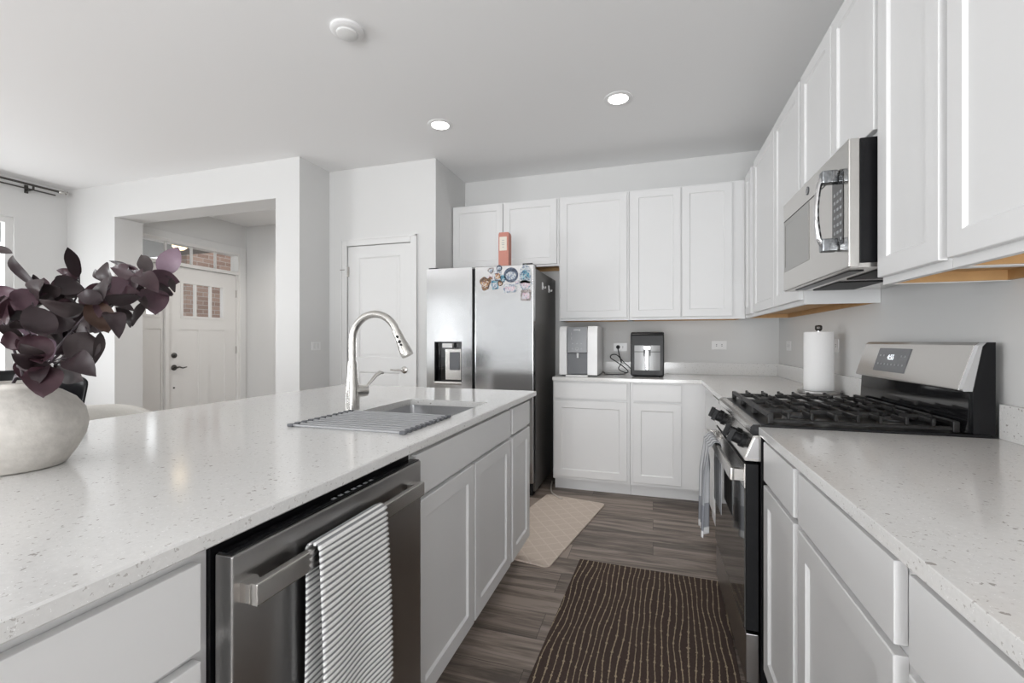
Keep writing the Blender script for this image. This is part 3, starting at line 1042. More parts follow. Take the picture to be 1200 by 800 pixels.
mb.prism([(0.558, AD - 0.001), (0.590, AD - 0.001), (0.580, HN - 0.015), (0.558, HN - 0.015)], 'c', HZ0 + 0.003, HZ1 - 0.003)
mb.prism([(1.071, AD - 0.001), (1.103, AD - 0.001), (1.103, HN - 0.015), (1.081, HN - 0.015)], 'c', HZ0 + 0.003, HZ1 - 0.003)
mb.build('handle', 'steel', dd)

# ribbed towel over the dishwasher handle
def ribbed_towel():
    y0, y1 = 0.687, 0.905
    path = []      # (n, z) walk: rear hem -> up the back -> over the bar -> down the front
    back = HN - 0.022
    front = HN + 0.008
    for i in range(140): path.append((back - 0.001 * math.sin(i * 0.05), 0.455 + (HZ1 - 0.004 - 0.455) * i / 139))
    for i in range(1, 14):
        a = math.pi - math.pi * i / 14
        path.append(((back + front) / 2 + (front - back) / 2 * math.cos(a), HZ1 - 0.004 + 0.012 * math.sin(a)))
    for i in range(150): path.append((front + 0.010 * math.sin(i / 150 * 1.6), HZ1 - 0.004 - (HZ1 - 0.004 - 0.43) * i / 149))
    rows, uvs, s = [], [], 0.0
    nv = 26
    for i, (n, z) in enumerate(path):
        if i: s += math.hypot(n - path[i - 1][0], z - path[i - 1][1])
        k = 2 * math.pi * s / 0.0117
        p0 = path[max(i - 1, 0)]; p1 = path[min(i + 1, len(path) - 1)]
        tx, tz = p1[0] - p0[0], p1[1] - p0[1]
        l = math.hypot(tx, tz); nx, nz = tz / l, -tx / l
        if i > 153: nx, nz = 1.0, 0.0
        row, uvr = [], []
        for j in range(nv + 1):
            w = j / nv
            edge = 0.0022 * math.sin(k) * (1 if j in (0, nv) else 0)
            yy = y0 + (y1 - y0) * w + (edge if j else -edge)
            rip = 0.0016 * math.sin(k) 
            wav = 0.0035 * math.sin(w * 7 + 0.6) * min(1, max(0, (HZ1 - z) / 0.2)) * (1 if i > 153 else 0)
            off = 0.006 * (w - 0.5) if i > 153 else 0
            row.append((yy + 0.012 * (0.83 - z) * (w - 0.5), n + (rip * abs(nx)) + wav, z + rip * nz - off * 0.6))
            uvr.append((w * 0.22, s))
        rows.append(row); uvs.append(uvr)
    mb = MB(FI); mb.sheet(rows, uvs=uvs)
    o = mb.build('dish_towel', 'dish_towel', smooth=60, solid=0.0022)
    mb = MB(FI)
    return o


tag(ribbed_towel(), 'grey and white ribbed towel hanging over the dishwasher handle', 'towel')

# ---- back run, faces -Y
NB = -3.60          # face frame plane (Y = 3.60)
NBB = -4.218
base_cabinet(FB, -0.768, -0.168, NB, NBB, 'white base cabinet under the water purifier, next to the refrigerator', [(-0.755, -0.190, PZ0, PZ1)], [(-0.755, -0.190, DZ0, DZ1)])
base_cabinet(FB, -0.166, 0.365, NB, NBB, 'white base cabinet under the black air fryer, reaching the corner', [(-0.145, 0.200, PZ0, PZ1)], [(-0.145, 0.200, DZ0, DZ1)])
# ---- right run, faces -X
NR = -0.365
NRB = -0.987
base_cabinet(FR, 2.466, 3.600, NR, NRB, 'white corner base cabinet between the range and the back run', [(2.50, 3.02, PZ0, PZ1)], [(2.50, 3.02, DZ0, DZ1)])
base_cabinet(FR, 1.315, 1.690, NR, NRB, 'narrow white base cabinet touching the near side of the range', [(1.335, 1.665, PZ0, PZ1)], [(1.335, 1.665, DZ0, DZ1)])
base_cabinet(FR, 0.795, 1.313, NR, NRB, 'white base cabinet second from the range on the near right run', [(0.822, 1.295, PZ0, PZ1)], [(0.822, 1.295, DZ0, DZ1)])
base_cabinet(FR, 0.10, 0.793, NR, NRB, 'white base cabinet third from the range, cut by the bottom right corner', [(0.115, 0.445, PZ0, PZ1), (0.455, 0.782, PZ0, PZ1)], [(0.115, 0.782, DZ0, DZ1)])

# worktops with upstands
wo = MB().prism([(-0.770, 3.57), (0.337, 3.57), (0.337, 2.463), (0.9885, 2.463), (0.9885, 4.2195), (-0.770, 4.2195)], 'c', CT + 0.0005, WT, bev=0.002).build('corner_worktop', 'quartz', origin=(0.3, 3.6, CT))
tag(wo, 'L-shaped white quartz worktop running from the refrigerator round the corner to the range', 'worktop')
mb = MB()
mb.box(-0.770, 0.9885, 4.20, 4.2195, WT + 0.0003, 1.016, bev=0.0015)
mb.box(0.9690, 0.9885, 2.463, 4.1998, WT + 0.0003, 1.016, bev=0.0015)
mb.build('upstand', 'quartz', wo)
wo = MB().box(0.337, 0.9885, 0.06, 1.697, CT + 0.0005, WT, bev=0.002).build('near_worktop', 'quartz', origin=(0.6, 0.9, CT))
tag(wo, 'white speckled quartz worktop in the right foreground, near side of the range', 'worktop')
MB().box(0.9690, 0.9885, 0.06, 1.697, WT + 0.0003, 1.016, bev=0.0015).build('upstand', 'quartz', wo)


def wall_cabinet(F, u0, u1, nf, nb_, z0, z1, label, doors, wood=True, extra=(), group=None, name='wall_cabinet'):
    t = thing(name, F((u0 + u1) / 2, (nf + nb_) / 2, z0), label, 'cabinet', group)
    mb = MB(F)
    s = 0.016
    lip = 0.030
    mb.box(u0, u0 + s, nb_, nf - 0.019, z0, z1); mb.box(u1 - s, u1, nb_, nf - 0.019, z0, z1)
    mb.box(u0 + s, u1 - s, nb_, nf - 0.019, z1 - s, z1)
    mb.box(u0 + s, u1 - s, nb_, nb_ + s, z0 + lip, z1 - s)
    mb.box(u0, u1, nf - 0.019, nf, z0, z1)
    mb.build('carcass', 'cab', t)
    mb = MB(F)
    mb.box(u0 + s, u1 - s, nb_ + s, nf - 0.0192, z0 + lip, z0 + lip + 0.012)
    mb.box(u0 + s, u1 - s, nb_, nb_ + s, z0 + 0.002, z0 + lip)
    mb.box(u0 + s, u0 + s + 0.012, nb_ + s, nf - 0.0192, z0 + 0.002, z0 + lip)
    mb.box(u1 - s - 0.012, u1 - s, nb_ + s, nf - 0.0192, z0 + 0.002, z0 + lip)
    mb.build('underside', 'wood', t)
    for (a, b, c, d) in doors:
        MB(F).panel(a, b, c, d, nf + 0.001, nf + TH).build('door', 'cab', t)
    return t


UZ0, UZ1 = 1.375, 2.452
NU = -3.915
dz0, dz1 = UZ0 + 0.022, UZ1 - 0.012
wall_cabinet(FB, -1.795, -0.783, NU, NBB, 1.858, UZ1, 'short white wall cabinet with two doors above the refrigerator', [(-1.782, -1.297, 1.876, dz1), (-1.287, -0.803, 1.876, dz1)])
wall_cabinet(FB, -0.781, -0.190, NU, NBB, UZ0, UZ1, 'white single-door wall cabinet above the water purifier', [(-0.770, -0.208, dz0, dz1)])
wall_cabinet(FB, -0.188, 0.682, NU, NBB, UZ0, UZ1, 'white double-door wall cabinet above the air fryer, reaching the corner', [(-0.172, 0.213, dz0, dz1), (0.222, 0.590, dz0, dz1)])
NUR = -0.684
wall_cabinet(FR, 2.468, 3.914, NUR, NRB, UZ0, UZ1, 'white wall cabinet above the paper towel, far side of the microwave', [(2.482, 2.945, dz0, dz1), (2.953, 3.50, dz0, dz1), (3.60, 3.80, dz0, dz1)])
wall_cabinet(FR, 1.698, 2.464, NUR, NRB, 1.850, UZ1, 'short white wall cabinet with two doors directly over the microwave', [(1.708, 2.065, 1.868, dz1), (2.073, 2.452, 1.868, dz1)])
wall_cabinet(FR, 1.352, 1.694, NUR, NRB, UZ0, UZ1, 'narrow white wall cabinet on the near side of the microwave', [(1.366, 1.682, dz0, dz1)])
wall_cabinet(FR, 0.50, 1.350, NUR, NRB, UZ0, UZ1, 'nearest white wall cabinet in the top right corner above the foreground worktop', [(0.925, 1.334, dz0, dz1), (0.515, 0.915, dz0, dz1)])

# ================================================================== APPLIANCES
# ---- refrigerator
FXL, FXR, FY, FZ = -1.776, -0.872, 3.36, 1.788
t = thing('refrigerator', (-1.324, 3.78, 0), 'stainless side-by-side refrigerator with a water dispenser and magnets on its right door', 'refrigerator')
MB(FB).box(FXL + 0.004, FXR - 0.003, -4.19, -(FY + 0.075), 0.03, FZ - 0.02, bev=0.004).build('body', 'fridge_side', t)
MB(FB).box(FXL + 0.02, FXR - 0.02, -(FY + 0.13), -(FY + 0.06), 0.0, 0.10).build('base_grille', 'black_matte', t)
GX = -1.362
n0, n1 = -(FY + 0.072), -FY
ld = MB(FB)
# left door built around the dispenser recess
rx0, rx1, rz0, rz1 = -1.706, -1.464, 0.865, 1.196
ld.box(FXL, rx0, n0, n1, 0.11, FZ); ld.box(rx1, GX - 0.012, n0, n1, 0.11, FZ)
ld.box(rx0, rx1, n0, n1, rz1, FZ); ld.box(rx0, rx1, n0, n1, 0.11, rz0)
bmesh.ops.remove_doubles(ld.bm, verts=ld.bm.verts, dist=1e-5)
ldo = ld.build('door', 'steel_fridge', t)
MB(FB).panel(rx0, rx1, rz0, rz1, n0 + 0.004, n1 - 0.001, frame=0.006, recess=0.055, cham=0.004, bev=0.001).build('dispenser_recess', 'black_gloss', ldo)
mb = MB(FB)
mb.box(rx0 + 0.085, rx1 - 0.008, n1 - 0.054, n1 - 0.030, rz0 + 0.02, rz1 - 0.06, bev=0.004)
mb.build('dispenser_panel', 'steel', ldo)
MB(FB).box(rx0 + 0.125, rx1 - 0.03, n1 - 0.032, n1 - 0.020, rz0 + 0.10, rz1 - 0.085, bev=0.004).build('dispenser_paddle', 'grey_plastic', ldo)
MB(FB).box(rx0 + 0.065, rx0 + 0.155, n1 - 0.05, n1 - 0.012, rz1 - 0.05, rz1 - 0.014, bev=0.003).build('dispenser_nozzle', 'white_plastic', ldo)
MB(FB).box(rx0, rx1, n1 - 0.05, n1 + 0.006, rz0 - 0.016, rz0 + 0.008, bev=0.005).build('drip_tray', 'steel', ldo)
rd = MB(FB).box(GX + 0.012, FXR, n0, n1, 0.11, FZ, bev=0.006).build('door', 'steel_fridge', t)
MB(FB).box(GX - 0.0115, GX + 0.0115, n0 - 0.001, n1 - 0.03, 0.11, FZ - 0.01).build('door_gap_strip', 'black', t)
for xa in (FXR - 0.09, FXL + 0.012):
    MB(FB).box(xa, xa + 0.078, n0 - 0.07, n0 + 0.06, FZ + 0.0005, FZ + 0.011, bev=0.003).build('hinge_cover', 'black_matte', t)

# magnets: plain generic souvenir shapes
def magnet(kind, x, z, w, h, mats, label, rot=0.0):
    t = thing('fridge_magnet', (x, FY, z), label, 'magnet', 'souvenir magnets on the refrigerator door')
    cr, sr = math.cos(rot), math.sin(rot)
    def outline(k, w, h):
        p = []
        for i in range(28):
            a = 2 * math.pi * i / 28
            c, s = math.cos(a), math.sin(a)
            if k == 'round': r = 1
            elif k == 'blob': r = 1 + 0.13 * math.sin(3 * a + 0.7) + 0.09 * math.sin(5 * a)
            elif k == 'arch': r = 1 / max(abs(c), abs(s)) if s < 0 else 1
            else: r = min(1.35, 1 / max(abs(c), abs(s)))
            X, Z = c * r * w / 2, s * r * h / 2
            p.append((x + X * cr - Z * sr, z + X * sr + Z * cr))
        return p
    mb = MB(FB); mb.prism(outline(kind, w, h), 'b', -FY + 0.0004, -FY + 0.004); mb.build('backing', mats[0], t, smooth=0)
    mb = MB(FB)
    o = outline(kind, w * 0.72, h * 0.55)
    o = [(a, b - h * 0.06) for a, b in o]
    mb.prism(o, 'b', -FY + 0.0041, -FY + 0.0065); mb.build('picture', mats[1], t, smooth=0)


magnet('blob', -1.262, 1.655, 0.085, 0.105, ('m_brown', 'm_orange'), 'ochre and brown village magnet, lowest on the left of the refrigerator door', 0.1)
magnet('blob', -1.215, 1.755, 0.05, 0.045, ('m_grey', 'm_white'), 'tiny pale magnet near the top left of the refrigerator door', 0.5)
magnet('round', -1.146, 1.768, 0.045, 0.05, ('m_navy', 'm_white'), 'small dark round magnet at the very top edge of the refrigerator door')
magnet('square', -1.159, 1.712, 0.058, 0.085, ('m_white', 'm_orange'), 'white upright magnet with an orange picture below the top edge of the refrigerator door')
magnet('round', -1.218, 1.695, 0.042, 0.042, ('m_pink', 'm_brown'), 'small pink and brown round magnet above the ochre village magnet')
magnet('round', -1.050, 1.712, 0.115, 0.115, ('m_navy', 'm_white'), 'large navy disc magnet in the middle of the magnet cluster')
magnet('blob', -1.115, 1.685, 0.045, 0.06, ('m_blue', 'm_blue'), 'bright teal magnet beside the large navy disc')
magnet('square', -1.182, 1.640, 0.055, 0.070, ('m_blue', 'm_white'), 'blue magnet with a white picture left of the small orange round one', 0.1)
magnet('round', -1.138, 1.652, 0.045, 0.045, ('m_brown', 'm_orange'), 'small orange round magnet below the teal one')
magnet('square', -1.058, 1.608, 0.105, 0.065, ('m_white', 'm_pink'), 'white postcard magnet under the large navy disc', 0.06)
magnet('blob', -1.000, 1.655, 0.036, 0.032, ('m_white', 'm_pink'), 'tiny whitish magnet at the lower right of the large navy disc')
magnet('arch', -0.935, 1.715, 0.092, 0.145, ('m_white', 'm_blue'), 'tall white arched magnet with blue figures at the top right of the refrigerator door')
magnet('blob', -0.935, 1.632, 0.095, 0.075, ('m_white', 'm_pink'), 'pink and white scalloped magnet under the tall arched one')
magnet('square', -0.930, 1.552, 0.080, 0.085, ('m_grey', 'm_pink'), 'square grey photo magnet, lowest at the right of the refrigerator door', -0.03)
for i, (y, z) in enumerate(((3.665, 1.655), (3.905, 1.655))):
    t = thing('adhesive_hook', (FXR - 0.003, y, z), ('white adhesive hook on the refrigerator side, nearer the door', 'white adhesive hook on the refrigerator side, nearer the wall')[i], 'hook')
    MB(FI).box(y - 0.016, y + 0.016, FXR - 0.0028, FXR + 0.004, z - 0.03, z + 0.03, bev=0.002).build('plate', 'white_plastic', t)
    MB(FI).tube([(y, FXR + 0.004, z), (y, FXR + 0.016, z - 0.02), (y, FXR + 0.026, z - 0.018), (y, FXR + 0.026, z - 0.004)], 0.004, 8).build('hook_tip', 'white_plastic', t)

# coral gift box standing on the refrigerator
t = thing('gift_box', (-1.145, 3.50, FZ), 'tall coral patterned bottle gift box standing on the refrigerator', 'box')
bx = MB()
a = R(2)
def gb(x, y, z): return (-1.145 + x * math.cos(a) - y * math.sin(a), 3.50 + x * math.sin(a) + y * math.cos(a), z)
def gbox(mb, x0, x1, y0, y1, z0, z1):
    mb.loops([[gb(x0, y0, z0), gb(x1, y0, z0), gb(x1, y1, z0), gb(x0, y1, z0)], [gb(x0, y0, z1), gb(x1, y0, z1), gb(x1, y1, z1), gb(x0, y1, z1)]])
gbox(bx, -0.042, 0.042, -0.042, 0.042, FZ + 0.0005, 2.055)
bx.loops([[gb(-0.042, -0.042, 2.055), gb(0.042, -0.042, 2.055), gb(0.042, 0.042, 2.055), gb(-0.042, 0.042, 2.055)], [gb(-0.038, -0.038, 2.072), gb(0.038, -0.038, 2.072), gb(0.038, 0.038, 2.072), gb(-0.038, 0.038, 2.072)]])
bx.build('carton', 'coral', t)
lb = MB(); gbox(lb, -0.033, 0.027, -0.0432, -0.0422, 1.925, 2.035); lb.build('paper_label', 'label_paper', t)
lb = MB()
for k, (w_, z_) in enumerate(((0.018, 2.005), (0.026, 1.985), (0.022, 1.97), (0.014, 1.95))): gbox(lb, -0.003 - w_ / 2, -0.003 + w_ / 2, -0.0438, -0.0433, z_, z_ + 0.004)
lb.build('label_print', 'print_grey', t)

# ---- water purifier
px0, px1, pyf, pyb, pz = -0.735, -0.425, 3.675, 4.08, 1.322
t = thing('water_purifier', ((px0 + px1) / 2, (pyf + pyb) / 2, WT), 'white and grey countertop water purifier standing beside the refrigerator', 'water purifier')
def cheek(x0, x1, name):
    prof = [(-(pyb), WT + 0.012), (-pyf, WT + 0.012), (-pyf, pz - 0.06)]
    for i in range(1, 7):
        b_ = R(90 * i / 6); prof.append((-pyf - 0.045 * (1 - math.cos(b_)), pz - 0.06 + 0.06 * math.sin(b_)))
    prof.append((-pyb, pz))
    MB(FB).prism(prof, 'a', x0, x1, bev=0.004).build(name, 'white_plastic', t)
mid0, mid1 = px0 + 0.062, px1 - 0.080
cheek(px0, mid0, 'side_cheek'); cheek(mid1, px1, 'side_cheek')
MB(FB).box(mid0, mid1, -pyb + 0.01, -pyf - 0.06, WT + 0.012, pz - 0.004).build('rear_housing', 'grey_plastic', t)
mb = MB(FB); mb.box(mid0 + 0.001, mid1 - 0.001, -pyf - 0.06, -pyf + 0.004, WT + 0.19, pz - 0.006, bev=0.006)
up = mb.build('control_head', 'grey_panel', t)
mb = MB(FB); mb.box(mid0 + 0.001, mid1 - 0.001, -pyf - 0.06, -pyf - 0.03, WT + 0.02, WT + 0.188); mb.build('dispensing_bay', 'grey_plastic', t)
MB(FB).box(mid0 - 0.004, mid1 + 0.004, -pyf - 0.02, -pyf + 0.03, WT + 0.0005, WT + 0.012, bev=0.003).build('drip_tray', 'white_plastic', t)
mb = MB(FB); mb.cyl(((mid0 + mid1) / 2 + 0.005, -pyf - 0.012, WT + 0.19), ((mid0 + mid1) / 2 + 0.005, -pyf - 0.012, WT + 0.15), 0.010, 0.008, 14); mb.build('nozzle', 'white_plastic', t)
mb = MB(FB); mb.box(px0 + 0.01, px1 - 0.01, -pyb + 0.012, -pyf - 0.065, WT + 0.0005, WT + 0.012); mb.build('foot', 'grey_plastic', t)
mc = (mid0 + mid1) / 2
mb = MB(FB)
def ringf(mb, u, n, z, r0, r1, seg=20, h=0.0008):
    o_ = [[(u + r * math.cos(2 * math.pi * k / seg), n + d, z + r * math.sin(2 * math.pi * k / seg)) for k in range(seg)] for r, d in ((r1, 0), (r1, h), (r0, h), (r0, 0))]
    mb.loops(o_, False, False)
nn = -pyf + 0.0041
ringf(mb, mc, nn, WT + 0.225, 0.011, 0.0135)
for du in (-0.035, 0.035): ringf(mb, mc + du, nn, WT + 0.225, 0.004, 0.006)
for k in range(3): mb.box(mc - 0.04 + k * 0.035, mc - 0.03 + k * 0.035, nn, nn + 0.0008, WT + 0.262, WT + 0.270)
for zz_ in (0.30, 0.335): mb.box(mc - 0.045, mc - 0.042, nn, nn + 0.0008, WT + zz_, WT + zz_ + 0.02); 
mb.build('key_legend', 'print_grey', up)
text('brand_lettering', 'coway', 0.022, (mc, pyf - 0.0046, WT + 0.378), (R(90), 0, 0), 'white_plastic', up)

# ---- air fryer
ax0, ax1, ayf, ayb, az = -0.172, 0.083, 3.76, 4.10, 1.272
t = thing('air_fryer', ((ax0 + ax1) / 2, (ayf + ayb) / 2, WT), 'black air fryer with a stainless drawer front on the back worktop', 'air fryer')
mb = MB(FB)
prof = [(-ayb, WT + 0.008), (-ayf + 0.0, WT + 0.008), (-ayf + 0.004, WT + 0.1), (-ayf - 0.012, az - 0.02), (-ayf - 0.03, az), (-ayb + 0.03, az), (-ayb, az - 0.03)]
mb.prism(prof, 'a', ax0, ax1, bev=0.010); mb.build('housing', 'black', t)
mb = MB(FB); mb.box(ax0 + 0.03, ax1 - 0.03, -ayb + 0.02, -ayf - 0.02, WT + 0.0005, WT + 0.009); mb.build('foot', 'black_matte', t)
ac = (ax0 + ax1) / 2
mb = MB(FB)
for k in range(2):
    pass
seg = 12
rings = []
for k in range(seg + 1):
    u = ax0 + 0.030 + (ax1 - ax0 - 0.060) * k / seg
    bul = 0.012 * math.sin(math.pi * k / seg)
    rings.append([(u, -ayf - 0.002, WT + 0.055), (u, -ayf + 0.006 + bul, WT + 0.055), (u, -ayf + 0.006 + bul, WT + 0.252), (u, -ayf - 0.002, WT + 0.252)])
mb.loops(rings); br_ = mb.build('drawer', 'steel_drawer', t)
rings = []
for k in range(seg + 1):
    u = ax0 + 0.030 + (ax1 - ax0 - 0.060) * k / seg
    bul = 0.0128 * math.sin(math.pi * k / seg)
    rings.append([(u, -ayf - 0.002, WT + 0.199), (u, -ayf + 0.0064 + bul, WT + 0.199), (u, -ayf + 0.0064 + bul, WT + 0.204), (u, -ayf - 0.002, WT + 0.204)])
mb = MB(FB); mb.loops(rings); mb.build('seam', 'black_matte', br_)
mb = MB(FB)
mb.box(ac - 0.028, ac + 0.028, -ayf + 0.014, -ayf + 0.060, WT + 0.215, WT + 0.252, bev=0.006)
mb.box(ac - 0.014, ac + 0.014, -ayf + 0.040, -ayf + 0.060, WT + 0.06, WT + 0.216, bev=0.006)
mb.build('handle', 'chrome', br_)
mb = MB(FB)
for du in (-0.026, 0.020): mb.box(ac + du, ac + du + 0.006, -ayf + 0.018, -ayf + 0.05, WT + 0.17, WT + 0.215, bev=0.002)
mb.build('handle_grip', 'black_matte', br_)
# its cord, with a coil of slack, up to the outlet
cp = [(ax0 + 0.03, 4.06, WT + 0.05), (ax0 - 0.01, 4.04, WT + 0.05), (-0.20, 4.02, WT + 0.07), (-0.255, 4.03, WT + 0.12), (-0.30, 4.05, WT + 0.165), (-0.345, 4.06, WT + 0.165), (-0.355, 4.06, WT + 0.14), (-0.31, 4.05, WT + 0.11), (-0.25, 4.03, WT + 0.07), (-0.205, 4.01, WT + 0.03), (-0.225, 3.99, WT + 0.018), (-0.28, 3.97, WT + 0.05), (-0.262, 4.02, WT + 0.10), (-0.285, 4.10, WT + 0.17), (-0.300, 4.17, WT + 0.215), (-0.302, 4.195, WT + 0.232)]
def smooth_path(p, n=6):
    p = [Vector(q) for q in p]; out = []
    for i in range(len(p) - 1):
        a, b, c, d = p[max(i - 1, 0)], p[i], p[i + 1], p[min(i + 2, len(p) - 1)]
        for k in range(n):
            s = k / n
            out.append(0.5 * ((2 * b) + (c - a) * s + (2 * a - 5 * b + 4 * c - d) * s * s + (3 * b - a - 3 * c + d) * s ** 3))
    out.append(p[-1]); return out
cd = MB().tube(smooth_path(cp), 0.0042, 8).build('power_cord', 'black_matte', t)
MB().cyl((-0.302, 4.180, WT + 0.232), (-0.302, 4.2125, WT + 0.232), 0.016, 0.018, 16).build('plug', 'black_matte', cd)
cp2 = [(px1 - 0.03, 4.05, WT + 0.02), (px1 + 0.02, 4.03, WT + 0.012), (px1 + 0.03, 3.95, WT + 0.006), (px1 + 0.07, 3.90, WT + 0.006), (px1 + 0.15, 3.92, WT + 0.006), (px1 + 0.20, 3.98, WT + 0.008)]
o = MB().tube(smooth_path(cp2), 0.004, 8).build('power_cord', 'black_matte', bpy.data.objects['water_purifier'])

# ---- paper towel on its stand
ptx, pty = 0.864, 2.87
t = thing('paper_towel_stand', (ptx, pty, WT), 'chrome paper towel stand with a round base beside the range', 'stand')
MB().lathe([(0.080, 0.0005), (0.098, 0.003), (0.100, 0.006), (0.100, 0.0165), (0.096, 0.018)], (ptx, pty, WT), 40).build('base', 'steel_dark', t)
MB().cyl((ptx, pty, WT + 0.018), (ptx, pty, WT + 0.352), 0.008, n=14).build('post', 'chrome', t)
MB().lathe([(0.007, 0.340), (0.014, 0.345), (0.018, 0.352), (0.018, 0.366), (0.013, 0.373), (0.003, 0.374)], (ptx, pty, WT), 8).build('knob', 'rod', t)
mb = MB()
mb.lathe([(0.020, 0.0185), (0.069, 0.0185), (0.0705, 0.021), (0.0705, 0.333), (0.069, 0.336), (0.020, 0.336), (0.020, 0.0185)], (ptx, pty, WT), 44, caps=False)
tag(mb.build('paper_towel_roll', 'paper'), 'white paper towel roll standing on the chrome stand', 'paper towel')

# ---- microwave over the range
MX, MY0, MY1, MZ0, MZ1 = -0.595, 1.702, 2.460, 1.437, 1.846
t = thing('microwave', (0.79, 2.08, MZ0), 'stainless over-the-range microwave hung under the short wall cabinet', 'microwave')
MB(FR).box(MY0 + 0.002, MY1 - 0.002, NRB, MX - 0.032, MZ0 + 0.012, MZ1 - 0.001, bev=0.002).build('casing', 'black', t)
fr_ = MB(FR)
fr_.box(MY0, MY1, MX - 0.031, MX, MZ0, MZ1, bev=0.004)
fo = fr_.build('door', 'steel', t)
nf = MX
MB(FR).panel(2.085, 2.440, 1.525, 1.758, nf - 0.006, nf + 0.0015, frame=0.018, recess=0.001, cham=0.002, bev=0.0008).build('window_glass', 'mw_glass', fo)
mb = MB(FR); mb.box(1.742, 2.448, nf + 0.0002, nf + 0.0012, 1.761, 1.764); mb.build('vent_line', 'black_matte', fo)
kp = MB(FR).box(1.742, 1.835, nf + 0.0002, nf + 0.002, 1.520, 1.757, bev=0.0006).build('keypad', 'black_gloss', fo)
mb = MB(FR)
for r_ in range(7):
    for c_ in range(3):
        u = 1.752 + c_ * 0.026; z = 1.535 + r_ * 0.026
        mb.box(u, u + 0.016, nf + 0.002, nf + 0.0026, z, z + 0.010)
mb.build('key_legend', 'print_grey', kp)
hm = MB(FR)
hp = [(1.795, nf + 0.035, 1.515), (1.795, nf + 0.052, 1.545), (1.795, nf + 0.060, 1.60), (1.795, nf + 0.062, 1.64), (1.795, nf + 0.060, 1.68), (1.795, nf + 0.052, 1.735), (1.795, nf + 0.035, 1.765)]
hm.tube(smooth_path(hp, 5), 0.0115, 12, flat=0.75)
ho = hm.build('handle', 'chrome', fo)
for z in (1.525, 1.755): MB(FR).box(1.777, 1.813, nf + 0.0005, nf + 0.050, z - 0.022, z + 0.022, bev=0.006).build('handle_mount', 'film', ho)
mb = MB(FR); disc_x(mb, nf, 2.105, 1.806, [(0.0165, 0.0002), (0.0165, 0.002), (0.013, 0.0025)], 24)
lg = mb.build('round_emblem', 'grey_plastic', fo)
mb = MB(FR); ringf(mb, 2.105, nf + 0.0026, 1.806, 0.0095, 0.0115, 20)
mb.build('emblem_ring', 'chrome', lg)
ub = MB(FR).box(MY0 + 0.004, MY1 - 0.004, NRB + 0.004, MX - 0.006, MZ0 - 0.002, MZ0 + 0.0115).build('underside', 'steel', t)
mb = MB(FR)
for a_, b_ in ((1.76, 2.02), (2.10, 2.40)): mb.box(a_, b_, -0.86, -0.70, MZ0 - 0.006, MZ0 - 0.0021, bev=0.001)
mb.build('grease_filter', 'black_matte', ub)
mb = MB(FR); mb.box(1.78, 2.38, -0.665, -0.625, MZ0 - 0.005, MZ0 - 0.0021); mb.build('vent_slot', 'black', ub)
MB(FR).box(2.02, 2.10, -0.95, -0.89, MZ0 - 0.0045, MZ0 - 0.0021).build('cooktop_lamp', 'white_plastic', ub)

# ---- gas range
RY0, RY1 = 1.703, 2.457
t = thing('gas_range', (0.66, 2.08, 0), 'stainless and black gas range with a raised backguard between the two right worktops', 'range')
MB(FR).box(RY0, RY1, -0.962, -0.345, 0.03, 0.905, bev=0.002).build('body', 'black', t)
mb = MB(FR)
for y in (RY0 + 0.05, RY1 - 0.05):
    for x in (-0.42, -0.9): mb.cyl((y, x, 0.0), (y, x, 0.03), 0.02, n=12)
mb.build('foot', 'black_matte', t)
# cooktop tray: stainless front lip and black deck
mb = MB(FR); mb.box(RY0 - 0.002, RY1 + 0.002, -0.955, -0.345, 0.9055, 0.922, bev=0.003)
ck = mb.build('cooktop', 'black', t)
MB(FR).prism([(-0.3446, 0.886), (-0.320, 0.886), (-0.313, 0.892), (-0.314, 0.912), (-0.322, 0.9195), (-0.3446, 0.9205)], 'a', RY0 - 0.001, RY1 + 0.001).build('front_lip', 'steel', t)
for yy in (RY0 - 0.0028, RY1 + 0.0011):
    MB(FR).prism([(-0.344, 0.885), (-0.320, 0.885), (-0.312, 0.892), (-0.313, 0.912), (-0.322, 0.9202), (-0.344, 0.9212)], 'a', yy, yy + 0.0016).build('lip_end_cap', 'black', t)
# sloped control fascia
mb = MB(FR)
mb.prism([(-0.3446, 0.884), (-0.322, 0.882), (-0.294, 0.810), (-0.296, 0.797), (-0.3446, 0.797)], 'a', RY0 - 0.001, RY1 + 0.001)
cf = mb.build('control_fascia', 'steel', t)
MB(FR).prism([(-0.340, 0.876), (-0.326, 0.875), (-0.301, 0.812), (-0.302, 0.803), (-0.340, 0.803)], 'a', RY0 - 0.004, RY0 - 0.0012).build('end_cap', 'chrome', cf)
# knobs, axis normal to the fascia
ax = Vector((0, 0.92, 0.39)).normalized()      # (u, n, z)
def knob(y):
    c = Vector((y, -0.309, 0.846))
    sx = Vector((1, 0, 0)); sz = ax.cross(sx).normalized()
    def ring(r, h, k=18): return [c + ax * h + sx * (r * math.cos(2 * math.pi * i / k)) + sz * (r * math.sin(2 * math.pi * i / k)) for i in range(k)]
    mb = MB(FR); mb.loops([ring(0.026, 0.0), ring(0.026, 0.010), ring(0.020, 0.013), ring(0.020, 0.034), ring(0.017, 0.038)])
    ko = mb.build('knob', 'black_matte', t)
    mb = MB(FR)
    def bar(h, w, l): return [c + ax * h + sx * a + sz * b for a, b in ((-w, -l), (w, -l), (w, l), (-w, l))]
    mb.loops([bar(0.036, 0.007, 0.024), bar(0.052, 0.005, 0.023)])
    mb.build('grip', 'black_matte', ko)
for y in (1.80, 1.905, 2.255, 2.36): knob(y)
